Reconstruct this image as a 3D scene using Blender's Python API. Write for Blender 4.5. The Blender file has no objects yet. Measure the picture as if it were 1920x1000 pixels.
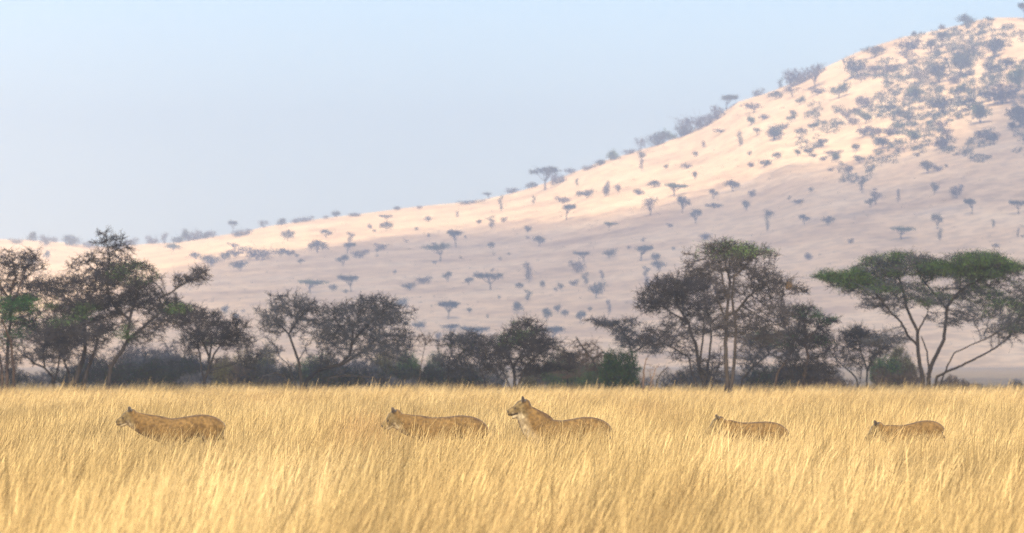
import bpy, bmesh, math, random
import numpy as np
from mathutils import Vector, Matrix

random.seed(7)
RNG = np.random.default_rng(7)
SC = bpy.context.scene
COL = SC.collection
R = math.radians

# ------------------------------------------------------------------ camera numbers
F = 11160.0                     # focal length in pixels of a 1920 wide frame
CAM_H = 1.9
HORIZON = 680.0
PITCH = math.atan((HORIZON - 500.0) / F)

def ray(px, py):
    dx, dz = (px - 960.0) / F, (500.0 - py) / F
    c, s = math.cos(PITCH), math.sin(PITCH)
    v = np.array([dx, c - dz * s, s + dz * c])
    return v / v[1]

def at(px, py, Y):
    v = ray(px, py)
    return np.array([v[0] * Y, Y, CAM_H + v[2] * Y])

SUN_EL, SUN_AZ = R(40.0), R(-4.0)       # azimuth measured from straight behind the camera towards its right
SUN = np.array([math.sin(SUN_AZ) * math.cos(SUN_EL), -math.cos(SUN_AZ) * math.cos(SUN_EL), math.sin(SUN_EL)])

# ------------------------------------------------------------------ tags and mesh helpers
def tag(o, label=None, cat=None, group=None, kind=None):
    if label: o['label'] = label
    if cat: o['category'] = cat
    if group: o['group'] = group
    if kind: o['kind'] = kind
    return o

def empty(name, loc, rz=0.0):
    o = bpy.data.objects.new(name, None)
    COL.objects.link(o)
    o.location = loc
    o.rotation_euler = (0, 0, rz)
    o.empty_display_size = 0.5
    return o

def npmesh(name, verts, quads, smooth=False, attrs=None, mat=None):
    me = bpy.data.meshes.new(name)
    verts = np.asarray(verts, dtype=np.float32).reshape(-1, 3)
    quads = np.asarray(quads, dtype=np.int32)
    k = quads.shape[1] if quads.ndim == 2 and len(quads) else 4
    me.vertices.add(len(verts))
    me.vertices.foreach_set('co', verts.ravel())
    n = len(quads)
    if n:
        me.loops.add(n * k)
        me.loops.foreach_set('vertex_index', quads.ravel())
        me.polygons.add(n)
        me.polygons.foreach_set('loop_start', np.arange(0, n * k, k, dtype=np.int32))
        me.polygons.foreach_set('use_smooth', np.full(n, smooth, dtype=bool))
    for an, (typ, dom, data) in (attrs or {}).items():
        a = me.attributes.new(an, typ, dom)
        key = {'FLOAT': 'value', 'INT': 'value', 'BOOLEAN': 'value', 'FLOAT_VECTOR': 'vector', 'FLOAT_COLOR': 'color'}[typ]
        a.data.foreach_set(key, np.asarray(data).ravel())
    if mat: me.materials.append(mat)
    me.update(calc_edges=True)
    me.validate()
    return me

def link(name, me, parent=None, loc=None):
    o = bpy.data.objects.new(name, me)
    COL.objects.link(o)
    if parent is not None: o.parent = parent
    if loc is not None: o.location = loc
    return o

def copy_tree(o, parent=None):
    c = o.copy()
    COL.objects.link(c)
    c.parent = parent
    for ch in list(o.children):
        copy_tree(ch, c)
    return c

def frames(d):
    d = d / np.maximum(np.linalg.norm(d, axis=1, keepdims=True), 1e-9)
    up = np.tile(np.array([0.0, 0.0, 1.0]), (len(d), 1))
    bad = np.abs(d[:, 2]) > 0.93
    up[bad] = (0.0, 1.0, 0.0)
    u = np.cross(d, up); u /= np.maximum(np.linalg.norm(u, axis=1, keepdims=True), 1e-9)
    v = np.cross(u, d)
    return d, u, v

def tubes(P0, P1, r0, r1, k, extend=0.0):
    """frustums for many segments at once -> verts, quads"""
    P0, P1 = np.asarray(P0, float), np.asarray(P1, float)
    n = len(P0)
    if n == 0: return np.zeros((0, 3)), np.zeros((0, 4), int)
    d, u, v = frames(P1 - P0)
    if extend:
        P0 = P0 - d * (np.asarray(r0)[:, None] * extend)
        P1 = P1 + d * (np.asarray(r1)[:, None] * extend)
    a = np.arange(k) * 2 * math.pi / k
    ca, sa = np.cos(a), np.sin(a)
    off = u[:, None, :] * ca[None, :, None] + v[:, None, :] * sa[None, :, None]
    A = P0[:, None, :] + off * np.asarray(r0)[:, None, None]
    B = P1[:, None, :] + off * np.asarray(r1)[:, None, None]
    V = np.concatenate([A, B], axis=1).reshape(-1, 3)
    i = np.arange(k); j = (i + 1) % k
    q = np.stack([i, j, j + k, i + k], axis=1)
    Q = (q[None] + (np.arange(n) * 2 * k)[:, None, None]).reshape(-1, 4)
    return V, Q

def join(parts):
    V, Q, o = [], [], 0
    for v, q in parts:
        if len(v) == 0: continue
        V.append(v); Q.append(q + o); o += len(v)
    if not V: return np.zeros((0, 3)), np.zeros((0, 4), int)
    return np.concatenate(V), np.concatenate(Q)

def leaf_quads(P, size, rng, flat=0.0):
    n = len(P)
    d = rng.normal(size=(n, 3)); d[:, 2] *= (1 - flat)
    d, u, v = frames(d)
    s = size * rng.uniform(0.6, 1.3, n)
    a = d * s[:, None] * 0.9
    w = u * s[:, None] * 0.42
    V = np.stack([P - a * .5, P + w * .5, P + a * .5, P - w * .5], axis=1).reshape(-1, 3)
    Q = np.arange(4 * n).reshape(n, 4)
    return V, Q

def vnoise(x, y, seed=0):
    """value noise on arrays"""
    xi, yi = np.floor(x).astype(np.int64), np.floor(y).astype(np.int64)
    fx, fy = x - xi, y - yi
    fx, fy = fx * fx * (3 - 2 * fx), fy * fy * (3 - 2 * fy)
    def h(a, b):
        n = (a * 374761393 + b * 668265263 + seed * 974711) & 0x7fffffff
        n = ((n ^ (n >> 13)) * 1274126177) & 0x7fffffff
        return ((n ^ (n >> 16)) & 0xffff) / 65535.0
    return (h(xi, yi) * (1 - fx) + h(xi + 1, yi) * fx) * (1 - fy) + (h(xi, yi + 1) * (1 - fx) + h(xi + 1, yi + 1) * fx) * fy

# ------------------------------------------------------------------ materials
def material(name):
    m = bpy.data.materials.new(name)
    m.use_nodes = True
    nt = m.node_tree
    nt.nodes.clear()
    return m, nt, nt.nodes.new('ShaderNodeOutputMaterial')

def N(nt, typ, **kw):
    n = nt.nodes.new(typ)
    for k, v in kw.items():
        if k in n.inputs.keys(): n.inputs[k].default_value = v
        else: setattr(n, k, v)
    return n

def noise_col(nt, cols, scale, detail=4.0, coord='Object', stretch=None, dist=0.0):
    """colour ramp over noise; cols = [(pos, rgb), ...]"""
    if coord == 'World':
        g = N(nt, 'ShaderNodeNewGeometry'); src = g.outputs['Position']
    else:
        g = N(nt, 'ShaderNodeTexCoord'); src = g.outputs[coord]
    if stretch:
        mp = N(nt, 'ShaderNodeMapping'); mp.inputs['Scale'].default_value = stretch
        nt.links.new(src, mp.inputs['Vector']); src = mp.outputs['Vector']
    nz = N(nt, 'ShaderNodeTexNoise'); nz.inputs['Scale'].default_value = scale
    nz.inputs['Detail'].default_value = detail; nz.inputs['Distortion'].default_value = dist
    nt.links.new(src, nz.inputs['Vector'])
    cr = N(nt, 'ShaderNodeValToRGB')
    e = cr.color_ramp.elements
    while len(e) < len(cols): e.new(0.5)
    for i, (p, c) in enumerate(cols):
        e[i].position = p; e[i].color = (*c, 1)
    nt.links.new(nz.outputs['Fac'], cr.inputs['Fac'])
    return cr.outputs['Color'], nz.outputs['Fac']

def mul_attr(nt, col, attr, lo, hi, atype='GEOMETRY'):
    a = N(nt, 'ShaderNodeAttribute'); a.attribute_name = attr; a.attribute_type = atype
    mr = N(nt, 'ShaderNodeMapRange'); mr.inputs['To Min'].default_value = lo; mr.inputs['To Max'].default_value = hi
    nt.links.new(a.outputs['Fac'], mr.inputs['Value'])
    mx = N(nt, 'ShaderNodeVectorMath', operation='SCALE')
    nt.links.new(col, mx.inputs[0]); nt.links.new(mr.outputs['Result'], mx.inputs['Scale'])
    return mx.outputs['Vector']

def simple_mat(name, cols, scale, rough=0.9, coord='Object', bump=0.0, bscale=None, transl=0.0, detail=4.0, tone=None):
    m, nt, out = material(name)
    c, f = noise_col(nt, cols, scale, detail, coord)
    if tone: c = mul_attr(nt, c, 'tone', *tone)
    if transl:
        d = N(nt, 'ShaderNodeBsdfDiffuse'); t = N(nt, 'ShaderNodeBsdfTranslucent'); mx = N(nt, 'ShaderNodeMixShader')
        mx.inputs['Fac'].default_value = transl
        nt.links.new(c, d.inputs['Color']); nt.links.new(c, t.inputs['Color'])
        nt.links.new(d.outputs[0], mx.inputs[1]); nt.links.new(t.outputs[0], mx.inputs[2])
        nt.links.new(mx.outputs[0], out.inputs['Surface'])
        return m
    b = N(nt, 'ShaderNodeBsdfPrincipled')
    b.inputs['Roughness'].default_value = rough
    b.inputs['Specular IOR Level'].default_value = 0.2
    nt.links.new(c, b.inputs['Base Color'])
    if bump:
        nz = N(nt, 'ShaderNodeTexNoise'); nz.inputs['Scale'].default_value = bscale or scale * 4; nz.inputs['Detail'].default_value = 6
        g = N(nt, 'ShaderNodeTexCoord'); nt.links.new(g.outputs['Object'], nz.inputs['Vector'])
        bp = N(nt, 'ShaderNodeBump'); bp.inputs['Strength'].default_value = bump; bp.inputs['Distance'].default_value = 0.05
        nt.links.new(nz.outputs['Fac'], bp.inputs['Height']); nt.links.new(bp.outputs['Normal'], b.inputs['Normal'])
    nt.links.new(b.outputs[0], out.inputs['Surface'])
    return m

M = {}
M['bark'] = simple_mat('bark', [(0.3, (0.012, 0.010, 0.010)), (0.7, (0.036, 0.028, 0.024))], 2.0, bump=0.6, bscale=14)
M['bark_grey'] = simple_mat('bark_grey', [(0.3, (0.020, 0.023, 0.022)), (0.7, (0.048, 0.051, 0.046))], 2.0, bump=0.6, bscale=14)
M['bark_brown'] = simple_mat('bark_brown', [(0.3, (0.040, 0.025, 0.018)), (0.7, (0.10, 0.065, 0.045))], 2.0, bump=0.6, bscale=14)
M['twig'] = simple_mat('twig', [(0.35, (0.030, 0.032, 0.038)), (0.65, (0.085, 0.088, 0.10))], 0.9)
M['twig_dark'] = simple_mat('twig_dark', [(0.35, (0.014, 0.013, 0.016)), (0.65, (0.048, 0.044, 0.050))], 0.9)
M['twig_grey'] = simple_mat('twig_grey', [(0.35, (0.075, 0.076, 0.085)), (0.65, (0.16, 0.16, 0.17))], 0.9)
M['twig_brown'] = simple_mat('twig_brown', [(0.35, (0.065, 0.045, 0.035)), (0.65, (0.14, 0.10, 0.075))], 0.9)
M['leaf'] = simple_mat('leaf', [(0.3, (0.06, 0.125, 0.038)), (0.7, (0.15, 0.245, 0.075))], 1.2, transl=0.3)
M['leaf_bright'] = simple_mat('leaf_bright', [(0.3, (0.03, 0.12, 0.035)), (0.7, (0.08, 0.22, 0.06))], 1.2, transl=0.3)
M['leaf_dark'] = simple_mat('leaf_dark', [(0.3, (0.014, 0.05, 0.016)), (0.7, (0.045, 0.11, 0.03))], 1.5, transl=0.25)
M['leaf_sunlit'] = simple_mat('leaf_sunlit', [(0.3, (0.15, 0.15, 0.06)), (0.7, (0.28, 0.25, 0.11))], 1.2, transl=0.3)  # yellow leaf colour stands in for sunlight on the understory shrubs
M['hill_leaf'] = simple_mat('hill_leaf', [(0.3, (0.030, 0.048, 0.034)), (0.7, (0.07, 0.095, 0.055))], 0.4, transl=0.2)
M['hill_green'] = simple_mat('hill_green', [(0.3, (0.05, 0.10, 0.03)), (0.7, (0.11, 0.17, 0.05))], 0.4, transl=0.2)
M['hill_twig'] = simple_mat('hill_twig', [(0.3, (0.055, 0.045, 0.045)), (0.7, (0.12, 0.10, 0.09))], 0.4)
M['nest'] = simple_mat('nest', [(0.3, (0.10, 0.06, 0.03)), (0.7, (0.20, 0.13, 0.06))], 8.0)
M['weed'] = simple_mat('weed', [(0.3, (0.08, 0.055, 0.035)), (0.7, (0.17, 0.12, 0.075))], 5.0)
M['weed_green'] = simple_mat('weed_green', [(0.3, (0.05, 0.07, 0.03)), (0.7, (0.13, 0.14, 0.06))], 5.0)

# grass blades
def grass_mat():
    m, nt, out = material('dry_grass')
    c1, _ = noise_col(nt, [(0.28, (0.38, 0.255, 0.125)), (0.46, (0.575, 0.43, 0.205)), (0.72, (0.65, 0.50, 0.26))], 0.45, 4, 'World', stretch=(1, .1, 1))
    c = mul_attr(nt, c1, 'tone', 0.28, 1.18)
    c = mul_attr(nt, c, 'tint', 0.50, 1.06, 'INSTANCER')
    d = N(nt, 'ShaderNodeBsdfDiffuse'); t = N(nt, 'ShaderNodeBsdfTranslucent'); mx = N(nt, 'ShaderNodeMixShader')
    mx.inputs['Fac'].default_value = 0.32
    nt.links.new(c, d.inputs['Color']); nt.links.new(c, t.inputs['Color'])
    nt.links.new(d.outputs[0], mx.inputs[1]); nt.links.new(t.outputs[0], mx.inputs[2])
    nt.links.new(mx.outputs[0], out.inputs['Surface'])
    return m
M['grass'] = grass_mat()
M['ground'] = simple_mat('ground_soil_and_stubble', [(0.3, (0.34, 0.24, 0.15)), (0.5, (0.48, 0.35, 0.22)), (0.7, (0.58, 0.43, 0.28))], 0.25, bump=0.3, bscale=3, detail=8)

def hill_mat():
    m, nt, out = material('hill_dry_slope')
    c1, _ = noise_col(nt, [(0.25, (0.54, 0.35, 0.20)), (0.5, (0.86, 0.585, 0.33)), (0.75, (0.95, 0.69, 0.42))], 0.016, 11, 'Object', stretch=(1, 0.6, 1))
    c2, f2 = noise_col(nt, [(0.44, (1, 1, 1)), (0.60, (0.62, 0.62, 0.62))], 0.11, 12, 'Object', stretch=(1, 0.6, 1))
    mx = N(nt, 'ShaderNodeMix', data_type='RGBA', blend_type='MULTIPLY'); mx.inputs[0].default_value = 0.75
    nt.links.new(c1, mx.inputs[6]); nt.links.new(c2, mx.inputs[7])
    b = N(nt, 'ShaderNodeBsdfDiffuse')
    nt.links.new(mx.outputs[2], b.inputs['Color'])
    nt.links.new(b.outputs[0], out.inputs['Surface'])
    return m
M['hill'] = hill_mat()

# ------------------------------------------------------------------ ground and hill
def ground():
    xs = np.linspace(-2000, 2000, 41); ys = np.linspace(-300, 7900, 83)
    X, Y = np.meshgrid(xs, ys)
    V = np.stack([X.ravel(), Y.ravel(), np.zeros(X.size)], 1)
    nx = len(xs)
    i, j = np.meshgrid(np.arange(nx - 1), np.arange(len(ys) - 1))
    a = (j * nx + i).ravel()
    Q = np.stack([a, a + 1, a + nx + 1, a + nx], 1)
    o = link('ground', npmesh('ground', V, Q, mat=M['ground']))
    tag(o, 'dry golden savanna plain under the tall grass', None, None, 'structure')
ground()

HK = 2.7                       # the hill is drawn up at this many times 1900 m
FOOT, RIDGE = 2450.0, 5130.0
RIDGE_PX = [(-700, 470), (-300, 455), (0, 449), (60, 450), (130, 456), (200, 464), (270, 458), (340, 454), (400, 444), (450, 436), (500, 425),
            (560, 416), (620, 408), (700, 398), (760, 390), (830, 383), (880, 379), (930, 369), (970, 360), (1010, 348), (1050, 334), (1090, 318),
            (1130, 302), (1180, 288), (1230, 272), (1280, 254), (1330, 228), (1380, 192), (1440, 174), (1480, 158), (1520, 138), (1560, 120),
            (1600, 101), (1640, 86), (1690, 70), (1740, 60), (1790, 49), (1830, 38), (1860, 33), (1920, 33), (2000, 40), (2200, 70), (2700, 160)]
RX = np.array([at(a, b, RIDGE)[0] for a, b in RIDGE_PX]); RZ = np.array([at(a, b, RIDGE)[2] for a, b in RIDGE_PX])

def hill_z(X, Y):
    X = np.asarray(X, float); Y = np.asarray(Y, float)
    H = np.interp(X, RX, RZ)
    a = (Y - FOOT) / (RIDGE - FOOT)
    up = np.clip(a, 0, 1) ** 1.12
    down = 1 - np.clip((Y - RIDGE) / 1900.0, 0, 1) ** 1.6 * 1.05
    s = np.where(a <= 1, up, down)
    w = np.clip(a, 0, 1) * np.clip((1 - a) * 6, 0, 1)
    X, Y = X / HK, Y / HK
    steep = np.clip((X + 20) / 150.0, 0.15, 1)
    rel = ((vnoise(X / 38 + 9, Y / 95, 3) - .5) * 2.2 + (vnoise(X / 15, Y / 40, 5) - .5) * .5) * w * steep * HK
    z = H * s + rel + (vnoise(X / 5, Y / 12, 8) - .5) * 0.35
    z = np.where(a < 0.02, np.minimum(z, (a) * 60), z)
    return np.where(a < 0, -0.6 + np.clip(a, -0.05, 0) * 10, z)

def build_hill():
    xs = np.arange(-1150, 1151, 8.0); ys = np.arange(2400, 7100, 11.0)
    X, Y = np.meshgrid(xs, ys)
    V = np.stack([X.ravel(), Y.ravel(), hill_z(X, Y).ravel()], 1)
    nx = len(xs)
    i, j = np.meshgrid(np.arange(nx - 1), np.arange(len(ys) - 1))
    a = (j * nx + i).ravel()
    Q = np.stack([a, a + 1, a + nx + 1, a + nx], 1)
    o = link('hill', npmesh('hill', V, Q, smooth=True, mat=M['hill']))
    tag(o, 'long dry hill rising to the right behind the tree line', None, None, 'structure')
build_hill()
_YS = np.arange(FOOT + 5, RIDGE, 4.0)

def on_hill(px, py):
    v = ray(px, py)
    X, Z = v[0] * _YS, CAM_H + v[2] * _YS
    hit = np.nonzero(Z <= hill_z(X, _YS))[0]
    Y = _YS[hit[0]] if len(hit) else RIDGE - 4
    x = v[0] * Y
    return np.array([x, Y, float(hill_z(x, Y))])

# ------------------------------------------------------------------ the cloud whose shadow lies on the lower hill
CLOUD_OPACITY = 0.47
def build_cloud():
    Hc = 2300.0
    edge = [(-900, 640), (-300, 610), (150, 575), (270, 520), (330, 497), (450, 478), (600, 456), (740, 434), (830, 424), (900, 418), (1000, 414), (1100, 405), (1200, 385),
            (1300, 352), (1400, 325), (1500, 306), (1600, 296), (1680, 280), (1760, 245), (1830, 190), (1890, 120), (1990, 70)]
    up = []
    for a, b in edge:
        p = on_hill(a, b)
        up.append(p + SUN * (Hc - p[2]) / SUN[2])
    up = np.array(up)
    SH = SUN * Hc / SUN[2]
    Ynear = 298.0 + SH[1]
    x0, x1 = up[:, 0].min(), up[:, 0].max()
    xs = np.arange(x0, x1 + 500, 12.0)
    top_edge = np.interp(xs, up[:, 0], up[:, 1])
    nt_ = 200
    V = []; 
    T = np.linspace(0, 1, nt_) ** 1.6
    X = np.repeat(xs[:, None], nt_, 1)
    wob = (vnoise(xs / 40, xs * 0, 21) - .5) * 14
    Y = (Ynear + wob)[:, None] * (1 - T) + (top_edge + (vnoise(xs / 25, xs * 0, 22) - .5) * 14)[:, None] * T
    dist = np.minimum.reduce([(Y - Y[:, :1]), (Y[:, -1:] - Y), X - xs[0], xs[-1] - X])
    dist = np.clip(dist, 0, None)
    lump = 0.5 + vnoise(X / 70, Y / 70, 31) * 0.7 + vnoise(X / 28, Y / 28, 32) * 0.4
    th = np.minimum(np.sqrt(dist) * 7, 110) * lump
    Zt, Zb = Hc + th, Hc - th * 0.3
    nx = len(xs)
    Vt = np.stack([X, Y, Zt], -1).reshape(-1, 3); Vb = np.stack([X, Y, Zb], -1).reshape(-1, 3)
    i, j = np.meshgrid(np.arange(nx - 1), np.arange(nt_ - 1), indexing='ij')
    a = (i * nt_ + j).ravel()
    Q = np.stack([a, a + nt_, a + nt_ + 1, a + 1], 1)
    n = nx * nt_
    rim = np.clip(dist / (230 + 320 * vnoise(X / 90, Y / 60, 41)), 0, 1).ravel(); rim = rim * rim * (3 - 2 * rim)
    dn_ = (Y - Y[:, :1]).ravel(); front = np.clip(dn_ / 45.0, 0, 1)
    rim = np.where(dn_ < 260, front, rim)
    rim = rim * (CLOUD_OPACITY + (0.76 - CLOUD_OPACITY) * np.clip((520 - dn_) / 300.0, 0, 1))
    me = npmesh('cloud', np.concatenate([Vt, Vb]), np.concatenate([Q, Q[:, ::-1] + n]), smooth=True, attrs={'thick': ('FLOAT', 'POINT', np.concatenate([rim, rim]).astype(np.float32))})
    m, ntree, out = material('cloud_white')
    d = N(ntree, 'ShaderNodeBsdfDiffuse'); d.inputs['Color'].default_value = (0.9, 0.9, 0.9, 1)
    t = N(ntree, 'ShaderNodeBsdfTransparent'); at_ = N(ntree, 'ShaderNodeAttribute'); at_.attribute_name = 'thick'
    mr = N(ntree, 'ShaderNodeMapRange'); mr.inputs['To Max'].default_value = 1.0
    mx = N(ntree, 'ShaderNodeMixShader')
    ntree.links.new(at_.outputs['Fac'], mr.inputs['Value']); ntree.links.new(mr.outputs[0], mx.inputs[0])
    ntree.links.new(t.outputs[0], mx.inputs[1]); ntree.links.new(d.outputs[0], mx.inputs[2])
    ntree.links.new(mx.outputs[0], out.inputs['Surface'])
    me.materials.append(m)
    o = link('cloud', me)
    tag(o, 'white cloud drifting high above the plain', None, None, 'structure')
build_cloud()

# ------------------------------------------------------------------ space colonisation trees
def colonise(stems, attract, step, kill, rng, max_iter=140, jitter=0.25, lift=0.0):
    """stems: list of polylines (first = trunk; others start on an existing node). Returns positions, parents, spec radius"""
    pos, par, stemr = [], [], []
    for pl, ra, rb in stems:
        pl = [np.array(p, float) for p in pl]
        prev = -1
        if pos:
            d = np.linalg.norm(np.array(pos) - pl[0], axis=1)
            if d.min() < step * 2.5: prev = int(d.argmin())
        L = sum(np.linalg.norm(pl[i + 1] - pl[i]) for i in range(len(pl) - 1)); acc = 0
        off = np.zeros(3)
        for i in range(len(pl) - 1):
            seg = pl[i + 1] - pl[i]; l = np.linalg.norm(seg); n = max(1, int(round(l / step)))
            for k in range(0 if i == 0 and prev < 0 else 1, n + 1):
                if i > 0 and k == 0: continue
                t = k / n
                off = off * 0.8 + rng.normal(size=3) * step * 0.07
                p = pl[i] + seg * t + (off if acc + l * t > step else 0)
                pos.append(p); par.append(prev); prev = len(pos) - 1
                stemr.append(ra + (rb - ra) * (acc + l * t) / L)
            acc += l
    pos = list(pos); A = np.asarray(attract, float)
    Pn = np.array(pos)
    near = np.full(len(A), -1); nd = np.full(len(A), 1e9)
    def update(new_idx):
        B = np.array([pos[i] for i in new_idx])
        for s in range(0, len(B), 400):
            D = np.linalg.norm(A[:, None, :] - B[None, s:s + 400], axis=2)
            m = D.argmin(1); dm = D[np.arange(len(A)), m]
            better = dm < nd
            nd[better] = dm[better]; near[better] = np.array(new_idx)[s + m[better]]
    update(list(range(len(pos))))
    kids = {}
    for it in range(max_iter):
        if len(A) == 0: break
        keep = nd > kill
        A, near, nd = A[keep], near[keep], nd[keep]
        if len(A) == 0: break
        order = np.argsort(near, kind='stable')
        ids, start = np.unique(near[order], return_index=True)
        P = np.array(pos)
        dirs = A - P[near]
        dirs /= np.maximum(np.linalg.norm(dirs, axis=1, keepdims=True), 1e-9)
        sums = np.add.reduceat(dirs[order], start, axis=0)
        new = []
        for i, sdir in zip(ids, sums):
            if kids.get(i, 0) >= 3: continue
            n = np.linalg.norm(sdir)
            if n < 1e-6: sdir = rng.normal(size=3); n = np.linalg.norm(sdir)
            d = sdir / n + rng.normal(size=3) * jitter; d[2] += lift
            d /= np.linalg.norm(d)
            pos.append(P[i] + d * step); par.append(int(i)); stemr.append(0.0)
            kids[i] = kids.get(i, 0) + 1
            new.append(len(pos) - 1)
        if not new: break
        update(new)
    return np.array(pos), np.array(par), np.array(stemr)

def radii(pos, par, stemr, tip, base):
    n = len(pos)
    cnt = np.zeros(n)
    haskid = np.zeros(n, bool); haskid[par[par >= 0]] = True
    cnt[~haskid] = 1
    for i in range(n - 1, -1, -1):
        if par[i] >= 0: cnt[par[i]] += cnt[i]
    mx = max(cnt.max(), 2)
    e = math.log(mx) / math.log(base / tip)
    r = tip * cnt ** (1 / e)
    return np.maximum(r * np.where(stemr > 0, 0.3, 1.0), stemr), cnt

def make_crown(pos, par, r, rng, per, length, rt, flat=0.5, up=0.15, thr=0.03, twiglets=2):
    """fine twigs growing from the thin branches"""
    idx = np.nonzero((r < thr) & (par >= 0))[0]
    if len(idx) == 0: return (np.zeros((0, 3)), np.zeros((0, 4), int)), np.zeros((0, 3))
    k = np.repeat(idx, per)
    P = pos[k] + (pos[par[k]] - pos[k]) * rng.random((len(k), 1))
    bd = pos[k] - pos[par[k]]; bd /= np.maximum(np.linalg.norm(bd, axis=1, keepdims=True), 1e-9)
    d = bd * 0.7 + rng.normal(size=(len(k), 3)) * np.array([1, 1, flat]); d[:, 2] += up
    d /= np.linalg.norm(d, axis=1, keepdims=True)
    L = length * rng.uniform(0.4, 1.25, len(k))
    M1 = P + d * (L * .5)[:, None]
    d2 = d + rng.normal(size=d.shape) * .35; d2 /= np.linalg.norm(d2, axis=1, keepdims=True)
    E = M1 + d2 * (L * .5)[:, None]
    one = np.ones(len(k))
    parts = [tubes(P, M1, rt * one, rt * .75 * one, 3), tubes(M1, E, rt * .75 * one, rt * .4 * one, 3)]
    tips = [M1, E]
    for q in range(twiglets):
        S = P + (M1 - P) * rng.random((len(k), 1)) * (1.0 if q % 2 == 0 else 0) + (0 if q % 2 == 0 else 1) * (M1 - P + (E - M1) * rng.random((len(k), 1)))
        dd = d + rng.normal(size=d.shape) * np.array([.9, .9, .7]); dd /= np.linalg.norm(dd, axis=1, keepdims=True)
        T = S + dd * (L * .45)[:, None]
        parts.append(tubes(S, T, rt * .6 * one, rt * .35 * one, 3)); tips.append(T)
    return join(parts), np.concatenate(tips)

def clump(P, rng, keep=.55, f=1.5):
    a = vnoise(P[:, 0] * f + 50, P[:, 2] * f * 1.8 + 50, 5) * .6 + vnoise(P[:, 1] * f + 9, P[:, 2] * f * 2.2 + P[:, 0] * f + 90, 6) * .4
    return P[rng.random(len(P)) < np.clip((a - .36) * 5 + keep * .3, .05, 1)]

def px_tree(name, label, cat, Y, base, stems, blobs, greens=(), group=None, bark='bark', twig='twig', leaf='leaf', trunk_r=0.14,
            dens=1.0, airy=True, per=3, tlen=0.42, rt=0.011, flat=0.55, up=0.12, seed=0, depth=0.75, leafsize=0.10, step=None, jitter=0.32, tip=0.011):
    """a tree whose stems and crown lumps are given by their outline in the photograph, grown at distance Y"""
    rng = np.random.default_rng(seed + 100)
    s = Y / F
    g0 = at(base[0], base[1], Y); org = np.array([g0[0], Y, 0.0])
    def W(x, y, dy=0.0):
        p = at(x, y, Y); return np.array([p[0] - org[0], dy, p[2]])
    gl = []
    for k, (pl, ra, rb) in enumerate(stems):
        q = []; dy = 0 if k == 0 else rng.normal() * 0.25
        for i, (x, y) in enumerate(pl):
            p = W(x, y)
            if i == 0 and k == 0 or (i == 0 and y > 700): p[2] = -0.15
            p[1] = dy * i
            q.append(p)
        gl.append((q, ra * s * .66, rb * s * .60))
    att = []
    for (cx, cy, rx, ry, n) in blobs:
        n = int(n * dens * 1.75)
        d = rng.normal(size=(n, 3)); d /= np.linalg.norm(d, axis=1, keepdims=True)
        rad = rng.random(n)[:, None] ** 0.42 * np.where(rng.random(n) < .12, 1.25, 1.0)[:, None]
        c = W(cx, cy, rng.normal() * rx * s * 0.25)
        att.append(c + d * rad * np.array([rx * s, rx * s * depth, ry * s]))
    att = np.concatenate(att)
    att = att[att[:, 2] > 0.25]
    att = clump(att, rng) if airy else clump(att, rng, 2.2, .9)
    st = step or 0.15
    pos, par, sr = colonise(gl, att, st, st * 1.25, rng, jitter=jitter)
    r, cnt = radii(pos, par, sr, tip, trunk_r * .72)
    root = empty(name, org)
    tag(root, label, cat, group)
    ok = par >= 0
    i = np.nonzero(ok)[0]; p = par[i]
    r0 = np.minimum(r[p], r[i] * 1.6); r1 = r[i]
    tn = r > 0.035
    for q in range(len(pos) - 1, -1, -1):
        if tn[q] and par[q] >= 0: tn[par[q]] = True
    thick = tn[i]
    rootid = np.arange(len(pos))
    for q in range(len(pos)):
        if par[q] >= 0: rootid[q] = rootid[par[q]]
    for rid in np.unique(rootid[i][thick]):
        m_ = thick & (rootid[i] == rid)
        V, Q = tubes(pos[p][m_], pos[i][m_], r0[m_], r1[m_], 7, 0.25)
        link('trunk', npmesh('trunk', V, Q, smooth=True, mat=M[bark]), root)
    th = ~thick
    V, Q = join([tubes(pos[p][th], pos[i][th], r0[th], r1[th], 3, 0.1)])
    (tv, tq), tips = make_crown(pos, par, r, rng, per, tlen, rt * 1.2, flat, up)
    V, Q = join([(V, Q), (tv, tq)])
    crown = link('crown', npmesh('crown', V, Q, mat=M[twig]), root)
    if greens:
        LP = []
        for (cx, cy, rx, ry, dn) in greens:
            c = W(cx, cy)
            q = ((tips[:, 0] - c[0]) / (rx * s)) ** 2 + ((tips[:, 2] - c[2]) / (ry * s)) ** 2
            inside = tips[(q + rng.random(len(q)) * .8) < 1.25]
            inside = clump(inside, rng, .4 if airy else .1, 2.2 if airy else 1.1)
            k = max(1, int(round(dn * .6)))
            if dn < 1: inside = inside[rng.random(len(inside)) < dn]
            LP.append(np.repeat(inside, k, 0))
        LP = np.concatenate(LP)
        LP = LP + rng.normal(size=LP.shape) * np.array([0.17, 0.17, 0.06])
        V, Q = leaf_quads(LP, leafsize, rng, 0.3)
        link('foliage', npmesh('foliage', V, Q, mat=M[leaf]), root)
    return root

TREES = 'trees along the far edge of the grass'
def gY(yvis):                       # distance of a trunk whose foot meets the grass tops at this picture height
    return 1.3 * F / (yvis - HORIZON)

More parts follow.
